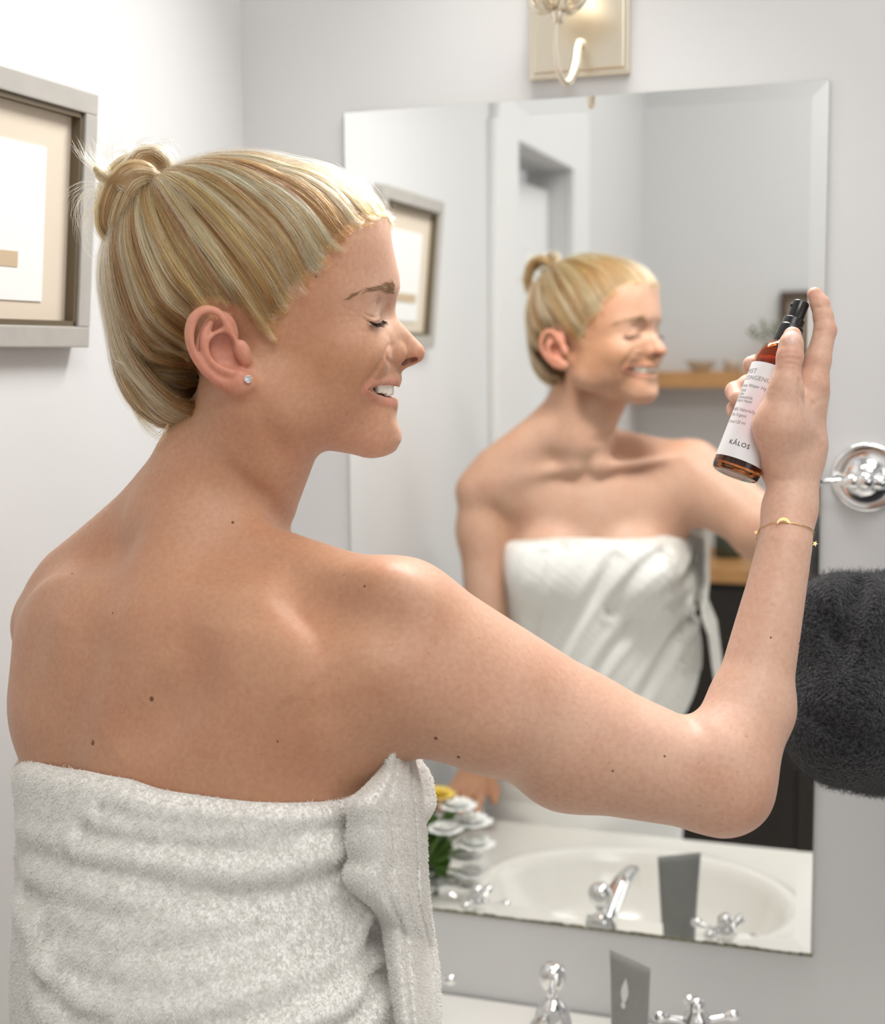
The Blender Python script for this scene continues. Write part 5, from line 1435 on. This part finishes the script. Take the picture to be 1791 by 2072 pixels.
lathe(bm, [(0, .0012), (R_b*.62, .0012), (R_b*.86, .0002), (R_b*.95, .0012), (R_b, .0045), (R_b, .088), (R_b*.985, .093), (R_b*.93, .0985), (R_b*.82, .1035), (R_b*.66, .1075), (R_b*.53, .1095), (.0092, .111), (.0088, .118),
           (.0070, .118), (.0074, .1105), (R_b*.50, .1075), (R_b*.74, .1030), (R_b*.86, .0980), (R_b-.0019, .092), (R_b-.0019, .0075), (R_b*.80, .0052), (R_b*.5, .0046), (0, .0046)], MB_, 72)
link('glass_body', bm_mesh(bm, 'glass_body'), M_amb, bot)
bm = bmesh.new(); rl = R_b-.00215
lathe(bm, [(0, .0050), (R_b*.5, .0050), (R_b*.78, .0056), (rl, .0080), (rl, .078), (0, .078)], MB_, 64)
link('liquid', bm_mesh(bm, 'liquid'), M_liq, bot)
bm = bmesh.new(); lathe(bm, [(.0009, .010), (.0014, .008), (.0014, .112), (0, .112)], MB_, 12); link('dip_tube', bm_mesh(bm, 'dip_tube'), mat('clear_plastic', (.6, .45, .3), .3), bot)
bm = bmesh.new(); lathe(bm, [(0, .1085), (.0094, .1085), (.0099, .1093), (.0099, .1235), (.0094, .1245), (.0088, .1247), (.0086, .1252), (.0086, .1300), (.0082, .1308), (.0070, .1310), (0, .1310)], MB_, 56)
link('collar', bm_mesh(bm, 'collar'), M_blk, bot)
bm = bmesh.new(); lathe(bm, [(0, .1300), (.0066, .1300), (.0067, .1305), (.0065, .1440), (.0061, .1452), (.0048, .1457), (.0045, .1453), (0, .1451)], MB_, 48)
m_ = MB_ @ Matrix.Translation((-.0063, -.0010, .1405)) @ Matrix.Rotation(-math.pi/2, 4, 'Y')
lathe(bm, [(0, .0002), (.0007, .0002), (.0010, .0008), (.0016, .0009), (.0018, .0004), (.0018, -.001)], m_, 20)
link('pump_head', bm_mesh(bm, 'pump_head'), M_blk, bot)
# label with a pink bloom printed in the middle
M_lab, nt, b = nodes('paper_label'); N, L = nt.nodes, nt.links; b.inputs['Roughness'].default_value = .45
tc = N.new('ShaderNodeTexCoord'); mp = N.new('ShaderNodeVectorMath'); mp.operation = 'DISTANCE'; L.new(tc.outputs['UV'], mp.inputs[0]); mp.inputs[1].default_value = (.62, .50, 0)
rp = N.new('ShaderNodeValToRGB'); rp.color_ramp.elements[0].position = .0; rp.color_ramp.elements[0].color = (.83, .52, .52, 1); rp.color_ramp.elements[1].position = .42; rp.color_ramp.elements[1].color = (.80, .79, .80, 1)
e = rp.color_ramp.elements.new(.2); e.color = (.83, .66, .68, 1)
L.new(mp.outputs['Value'], rp.inputs[0]); L.new(rp.outputs[0], b.inputs['Base Color'])
bm = bmesh.new(); uvl = bm.loops.layers.uv.new('UVMap'); z0, z1 = .0100, .0873; n_ = 72; RR = R_b+.00018; A0_, A1_ = math.radians(-95), math.radians(200)
cols = []
for i in range(n_+1):
    a = A0_+(A1_-A0_)*i/n_; cols.append([(bm.verts.new(MB_ @ Vector((RR*math.sin(a), -RR*math.cos(a), z0+(z1-z0)*j/8))), a, j/8) for j in range(9)])
for A, B in zip(cols, cols[1:]):
    for j in range(8):
        f = bm.faces.new((A[j][0], B[j][0], B[j+1][0], A[j+1][0]))
        for lp, (v_, a, t) in zip(f.loops, (A[j], B[j], B[j+1], A[j+1])): lp[uvl].uv = (.5+a*R_b/.077, t)
link('label', bm_mesh(bm, 'label'), M_lab, bot)
M_ink = mat('black_ink', (.012, .012, .012), .5); M_ink2 = mat('grey_ink', (.26, .22, .23), .5)
lab_o = bpy.data.objects['label']
def print_text(txt, z, a0, width, m, spacing=1.0, nm='lettering', bold=0.0):
    cu = bpy.data.curves.new('txt', 'FONT'); cu.body = txt; cu.size = 1; cu.space_character = spacing; cu.offset = bold; cu.resolution_u = 3
    o = bpy.data.objects.new('txt', cu); COL.objects.link(o); bpy.context.view_layer.update()
    me = bpy.data.meshes.new_from_object(o.evaluated_get(bpy.context.evaluated_depsgraph_get())); bpy.data.objects.remove(o); bpy.data.curves.remove(cu)
    bm = bmesh.new(); bm.from_mesh(me); bpy.data.meshes.remove(me)
    x0 = min(v.co.x for v in bm.verts); x1 = max(v.co.x for v in bm.verts); k = width/(x1-x0)
    es = [e for e in bm.edges if (e.verts[0].co-e.verts[1].co).length*k > .0012]
    if es: bmesh.ops.subdivide_edges(bm, edges=es, cuts=2)
    for v in bm.verts:
        a = a0+(v.co.x-x0)*k/R_b; r = R_b+.00030
        v.co = MB_ @ Vector((r*math.sin(a), -r*math.cos(a), z+v.co.y*k))
    link(nm, bm_mesh(bm, nm), m, lab_o, False)
D_ = math.radians
print_text('K\u0100LOS', .0195, D_(-41), .0164, M_ink, 1.15, 'brand_lettering', .008)
for txt, z, wd in (('4 fl oz/120 ml', .0362, .0185), ('97% Organic', .0418, .0175), ('100% Naturally Derived', .0462, .0360), ('Witch Hazel', .0535, .0170), ('Chamomile', .0564, .0165), ('Aloe', .0593, .0068), ('Rose', .0622, .0076), ('Rose Water Hydrosol', .0660, .0340)):
    print_text(txt, z, D_(-76), wd, M_ink2)
print_text('CONGENIALITY', .0722, D_(-78), .0375, M_ink2, 1.1); print_text('MIST', .0775, D_(-78), .0115, M_ink2, 1.1)

# ---------------------------------------------------------------- bracelet
M_gold = mat('gold', (.83, .58, .27), .22, 1.0)
cA = at(1590, 1080, 1.056); p1, p2, p3 = at(1531, 1070, 1.055), at(1648, 1096, 1.062), at(1586, 1057, 1.034)
n_ = np.cross(p2-p1, p3-p1); n_ /= np.linalg.norm(n_); cA = cA-n_*((cA-p1)@n_)
e1 = p2-p1; e1 -= n_*(e1@n_); e1 /= np.linalg.norm(e1); e2 = np.cross(n_, e1)
if e2@c_fw > 0: e2 = -e2
K_ = 220; ang = np.linspace(0, 2*math.pi, K_, endpoint=False)
dd = np.outer(np.cos(ang), e1)+np.outer(np.sin(ang), e2); rr = np.full(K_, .045)
for _ in range(40): rr -= np.clip(body_fn(cA+dd*rr[:, None])-.0009, -.004, .01)*.8
rr = np.maximum.reduce([rr, np.roll(rr, 1), np.roll(rr, -1)])
ringp = cA+dd*rr[:, None]
br = empty('bracelet', tuple(cA), label='thin gold chain bracelet with crescent and star charms on the raised wrist', cat='bracelet')
bm = bmesh.new(); tube(bm, [Vector(p_) for p_ in np.vstack([ringp, ringp[:1]])], [(.00052 if i % 2 else .00030) for i in range(K_+1)], 6)
link('chain', bm_mesh(bm, 'chain'), M_gold, br)
def plate(pts2, c, X, Y, nrm, th, nm):
    bm = bmesh.new(); top = [bm.verts.new(c+X*x+Y*y+nrm*th) for x, y in pts2]; bot_ = [bm.verts.new(c+X*x+Y*y) for x, y in pts2]; n = len(pts2)
    bm.faces.new(top); bm.faces.new(bot_[::-1])
    for i in range(n): bm.faces.new((top[i], bot_[i], bot_[(i+1) % n], top[(i+1) % n]))
    bmesh.ops.recalc_face_normals(bm, faces=bm.faces); bmesh.ops.triangulate(bm, faces=[f for f in bm.faces if len(f.verts) > 4])
    link(nm, bm_mesh(bm, nm), M_gold, br, False)
c_ = ringp[np.argmin(np.abs((ringp-p3)@e1)+10*((ringp-p3)@e2 < -.01))]; c_ = p3
cc = ringp[np.argmin(np.linalg.norm(ringp-p3, axis=1))]
tow = CAM-cc; tow /= np.linalg.norm(tow); X_ = Vector(e1); Y_v = Vector(np.cross(tow, e1)/np.linalg.norm(np.cross(tow, e1))); Zc = Vector(tow)
if Y_v.z < 0: Y_v = -Y_v
arc = [(.0052*math.cos(a), .0046*math.sin(a)) for a in np.linspace(-.15, math.pi+.15, 20)]+[(.0043*math.cos(a), .0030*math.sin(a)-.0006) for a in np.linspace(math.pi+.1, -.1, 18)]
plate(arc, Vector(cc)-Y_v*.0010+Zc*.0006, X_, Y_v, Zc, .0006, 'crescent_charm')
def star(c, s_): 
    pts = [(s_*(1 if k % 2 == 0 else .42)*math.sin(k*math.pi/5+.2), s_*(1 if k % 2 == 0 else .42)*math.cos(k*math.pi/5+.2)) for k in range(10)]
    plate(pts, Vector(c), X_, Y_v, Zc, .0006, 'star_charm')
star(at(1649.5, 1100, 1.050), .0024); star(at(1530, 1077, 1.046), .0017)

# ---------------------------------------------------------------- ear stud
ec = trace(502, 768, t=.8)
n_ = grad(body_fn, ec[None])[0]; n_ = n_/np.linalg.norm(n_)*.6+HR*.6; n_ /= np.linalg.norm(n_)
stu = empty('earring', tuple(ec), label='small round crystal stud in her ear lobe', cat='earring')
Ms = frame_from_axis(Vector(ec-n_*.0002), Vector(n_))
M_gem, nt, b = nodes('crystal'); b.inputs['Transmission Weight'].default_value = .9; b.inputs['IOR'].default_value = 2.2; b.inputs['Roughness'].default_value = 0; b.inputs['Base Color'].default_value = (.95, .97, 1, 1)
bm = bmesh.new(); lathe(bm, [(0, .0004), (.0011, .0012), (.0024, .0022), (.0024, .0025), (.0015, .0032), (0, .0033)], Ms, 8); link('crystal', bm_mesh(bm, 'crystal'), M_gem, stu, False)
bm = bmesh.new(); lathe(bm, [(0, 0), (.0018, .0002), (.0026, .0018), (.0028, .0024), (.0025, .0026), (.0024, .0020), (.0012, .0008), (0, .0006)], Ms, 24)
for k in range(4):
    a = k*math.pi/2+.4; lathe(bm, [(0, .0018), (.0004, .0020), (.0004, .0028), (0, .0030)], Ms @ Matrix.Translation((.0023*math.cos(a), .0023*math.sin(a), 0)), 8)
link('setting', bm_mesh(bm, 'setting'), mat('silver', (.85, .84, .82), .15, 1.0), stu)

# ---------------------------------------------------------------- second person at the right: only the dark knit sleeve shows
W = Field(); O = (.57, -.42)
sl = [at(2150, 1235, 1.36), at(1702, 1274, 1.285), at(1712, 1462, 1.262), at(2060, 1478, 1.30)]
W.cone(sl[0], sl[1], .060, .0475, .02); W.cone(sl[1], sl[2], .0475, .0500, .02); W.cone(sl[2], sl[3], .0500, .046, .035)
W.cone(at(1790, 1500, 1.29), at(2300, 1400, 1.36), .047, .05, .03)
for pts_, r_g in (([(1738, 1170), (1722, 1235), (1704, 1300), (1696, 1350)], [.007, .013, .011, .002]), ([(1650, 1215), (1668, 1260), (1690, 1290)], [.002, .006, .002]), ([(1640, 1440), (1690, 1480), (1760, 1500)], [.002, .007, .002])):
    q_ = []
    for px, py in pts_:
        d_ = at(px, py, 1)-CAM; t = 1.0
        for _ in range(60): t += np.clip(W((CAM+d_*t)[None])[0], -.01, .03)*.85
        q_.append(CAM+d_*min(t, 1.34)-c_fw*.001)
    W.chain(q_, r_g, .012, 's')
W.ell((O[0]+.02, O[1], 1.25), (.17, .12, .24), None, .04); W.ell((O[0]+.02, O[1], 1.40), (.20, .09, .07), None, .04)
W.ell((O[0]+.02, O[1], 1.02), (.16, .12, .12), None, .04)
W.cone((O[0]+.19, O[1], 1.39), (O[0]+.24, O[1]+.02, 1.05), .06, .045, .03)
w_fn = lambda Q: W(Q)
vW, fW = field_mesh(w_fn, (-.28, -.75, .86), (.93, -.15, 1.54), .0035)
M_knit, nt, b = nodes('charcoal_knit'); N, L = nt.nodes, nt.links; b.inputs['Roughness'].default_value = .95; b.inputs['Specular IOR Level'].default_value = .1; b.inputs['Sheen Weight'].default_value = .25
tc = N.new('ShaderNodeTexCoord'); vo = N.new('ShaderNodeTexVoronoi'); vo.inputs['Scale'].default_value = 430; L.new(tc.outputs['Object'], vo.inputs['Vector'])
nz = N.new('ShaderNodeTexNoise'); nz.inputs['Scale'].default_value = 300; nz.inputs['Detail'].default_value = 5; L.new(tc.outputs['Object'], nz.inputs['Vector'])
rp = N.new('ShaderNodeValToRGB'); rp.color_ramp.elements[0].position = .40; rp.color_ramp.elements[0].color = (.006, .006, .007, 1); rp.color_ramp.elements[1].position = .72; rp.color_ramp.elements[1].color = (.055, .055, .06, 1)
L.new(nz.outputs['Fac'], rp.inputs[0]); L.new(rp.outputs[0], b.inputs['Base Color'])
ad = N.new('ShaderNodeMath'); ad.operation = 'ADD'; L.new(vo.outputs['Distance'], ad.inputs[0]); L.new(nz.outputs['Fac'], ad.inputs[1])
bp = N.new('ShaderNodeBump'); bp.inputs['Strength'].default_value = 1; bp.inputs['Distance'].default_value = .002; L.new(ad.outputs[0], bp.inputs['Height']); L.new(bp.outputs['Normal'], b.inputs['Normal'])
p2_ = empty('person', (O[0]+.02, O[1], 0), label='person in a charcoal knit sweater, bent sleeve at the right edge', cat='person')
sw = link('sweater', np_mesh('sweater', vW, fW), M_knit, p2_)
rg_ = np.random.default_rng(44); q = vW[fW]; c = q.mean(1); nn = np.cross(q[:, 2]-q[:, 0], q[:, 3]-q[:, 1]); ar = np.linalg.norm(nn, axis=1); nn /= np.maximum(ar, 1e-12)[:, None]
vis = (c[:, 0] < .16) & ((nn*(CAM-c)).sum(1)*np.sign((nn*grad(w_fn, c)).sum(1)) > -.2); nn *= np.sign((nn*grad(w_fn, c)).sum(1))[:, None]
n0 = 30000; pk = rg_.choice(len(q), n0, p=ar*vis/(ar*vis).sum()); p_ = c[pk]+rg_.normal(size=(n0, 3))*.0012
d1_ = nn[pk]*.6+rg_.normal(size=(n0, 3))*.6; d1_ /= np.linalg.norm(d1_, axis=1)[:, None]; d2_ = d1_+rg_.normal(size=(n0, 3))*.7; Lf = .004*rg_.uniform(.4, 1.2, (n0, 1))
fz = np.stack([p_, p_+d1_*Lf*.5, p_+d1_*Lf*.5+d2_*Lf*.5], 1)
cu = bpy.data.hair_curves.new('wool_fuzz'); cu.add_curves([3]*n0); cu.points.foreach_set('position', fz.astype(np.float32).ravel())
if 'radius' not in cu.attributes: cu.attributes.new('radius', 'FLOAT', 'POINT')
cu.attributes['radius'].data.foreach_set('value', np.tile(np.array([1.2e-4, 1e-4, .6e-4], np.float32), n0))
link('wool_fuzz', cu, mat('grey_wool', (.07, .07, .075), .9), sw, False, kind='stuff')
# the rest of that person, outside the frame
U = Field(); ox, oy = O[0]+.02, O[1]
U.ell((ox, oy, 1.63), (.075, .095, .115), None, .02); U.cone((ox, oy-.01, 1.40), (ox, oy, 1.56), .052, .05, .02); U.cone((ox, oy+.03, 1.56), (ox, oy+.055, 1.545), .035, .025, .03)
U.ell((ox, oy+.092, 1.625), (.012, .014, .02), None, .012)
for s in (1, -1): U.ell((ox+s*.075, oy-.005, 1.625), (.01, .02, .03), None, .008)
vU, fU = field_mesh(lambda Q: U(Q), (.30, -.66, .70), (.93, -.16, 1.80), .005)
M_sk2 = mat('skin_other', (.55, .33, .23), .5, sss=.1)
link('body', np_mesh('body', vU, fU), M_sk2, p2_)
U2 = Field(); U2.cone((O[0]+.24, O[1]+.02, 1.06), (O[0]+.24, O[1]+.10, .86), .034, .022, .02)
for k in range(5): U2.chain([(O[0]+.24, O[1]+.09, .87), (O[0]+.215+.012*k, O[1]+.11, .82), (O[0]+.212+.013*k, O[1]+.12, .775+.006*abs(k-2))], [.014, .011, .008], .008)
v_, f_ = field_mesh(lambda Q: U2(Q), (.71, -.48, .72), (.89, -.24, 1.12), .003)
link('hand', np_mesh('hand', v_, f_), M_sk2, p2_)
Tq = Field(); Tq.ell((ox, oy, .92), (.16, .115, .14), None, .04)
for s in (1, -1): Tq.cone((ox+s*.08, oy, .86), (ox+s*.085, oy, .48), .085, .065, .03); Tq.cone((ox+s*.085, oy, .48), (ox+s*.09, oy, .10), .065, .055, .02); Tq.cone((ox+s*.09, oy-.02, .04), (ox+s*.10, oy+.12, .035), .038, .032, .02)
vT, fT = field_mesh(lambda Q: Tq(Q), (.37, -.60, -.01), (.83, -.20, 1.04), .007)
link('trousers', np_mesh('trousers', vT, fT), mat('black_denim', (.02, .02, .025), .9), p2_)
Hh = Field(); Hh.ell((ox, oy-.012, 1.655), (.083, .098, .108), None, .01); Hh.ell((ox, oy+.075, 1.60), (.06, .05, .075), None, .01, 's')
vH, fH = field_mesh(lambda Q: Hh(Q), (.45, -.56, 1.50), (.73, -.26, 1.80), .005)
link('hair', np_mesh('hair', vH, fH), mat('brown_hair', (.06, .035, .02), .6), p2_)
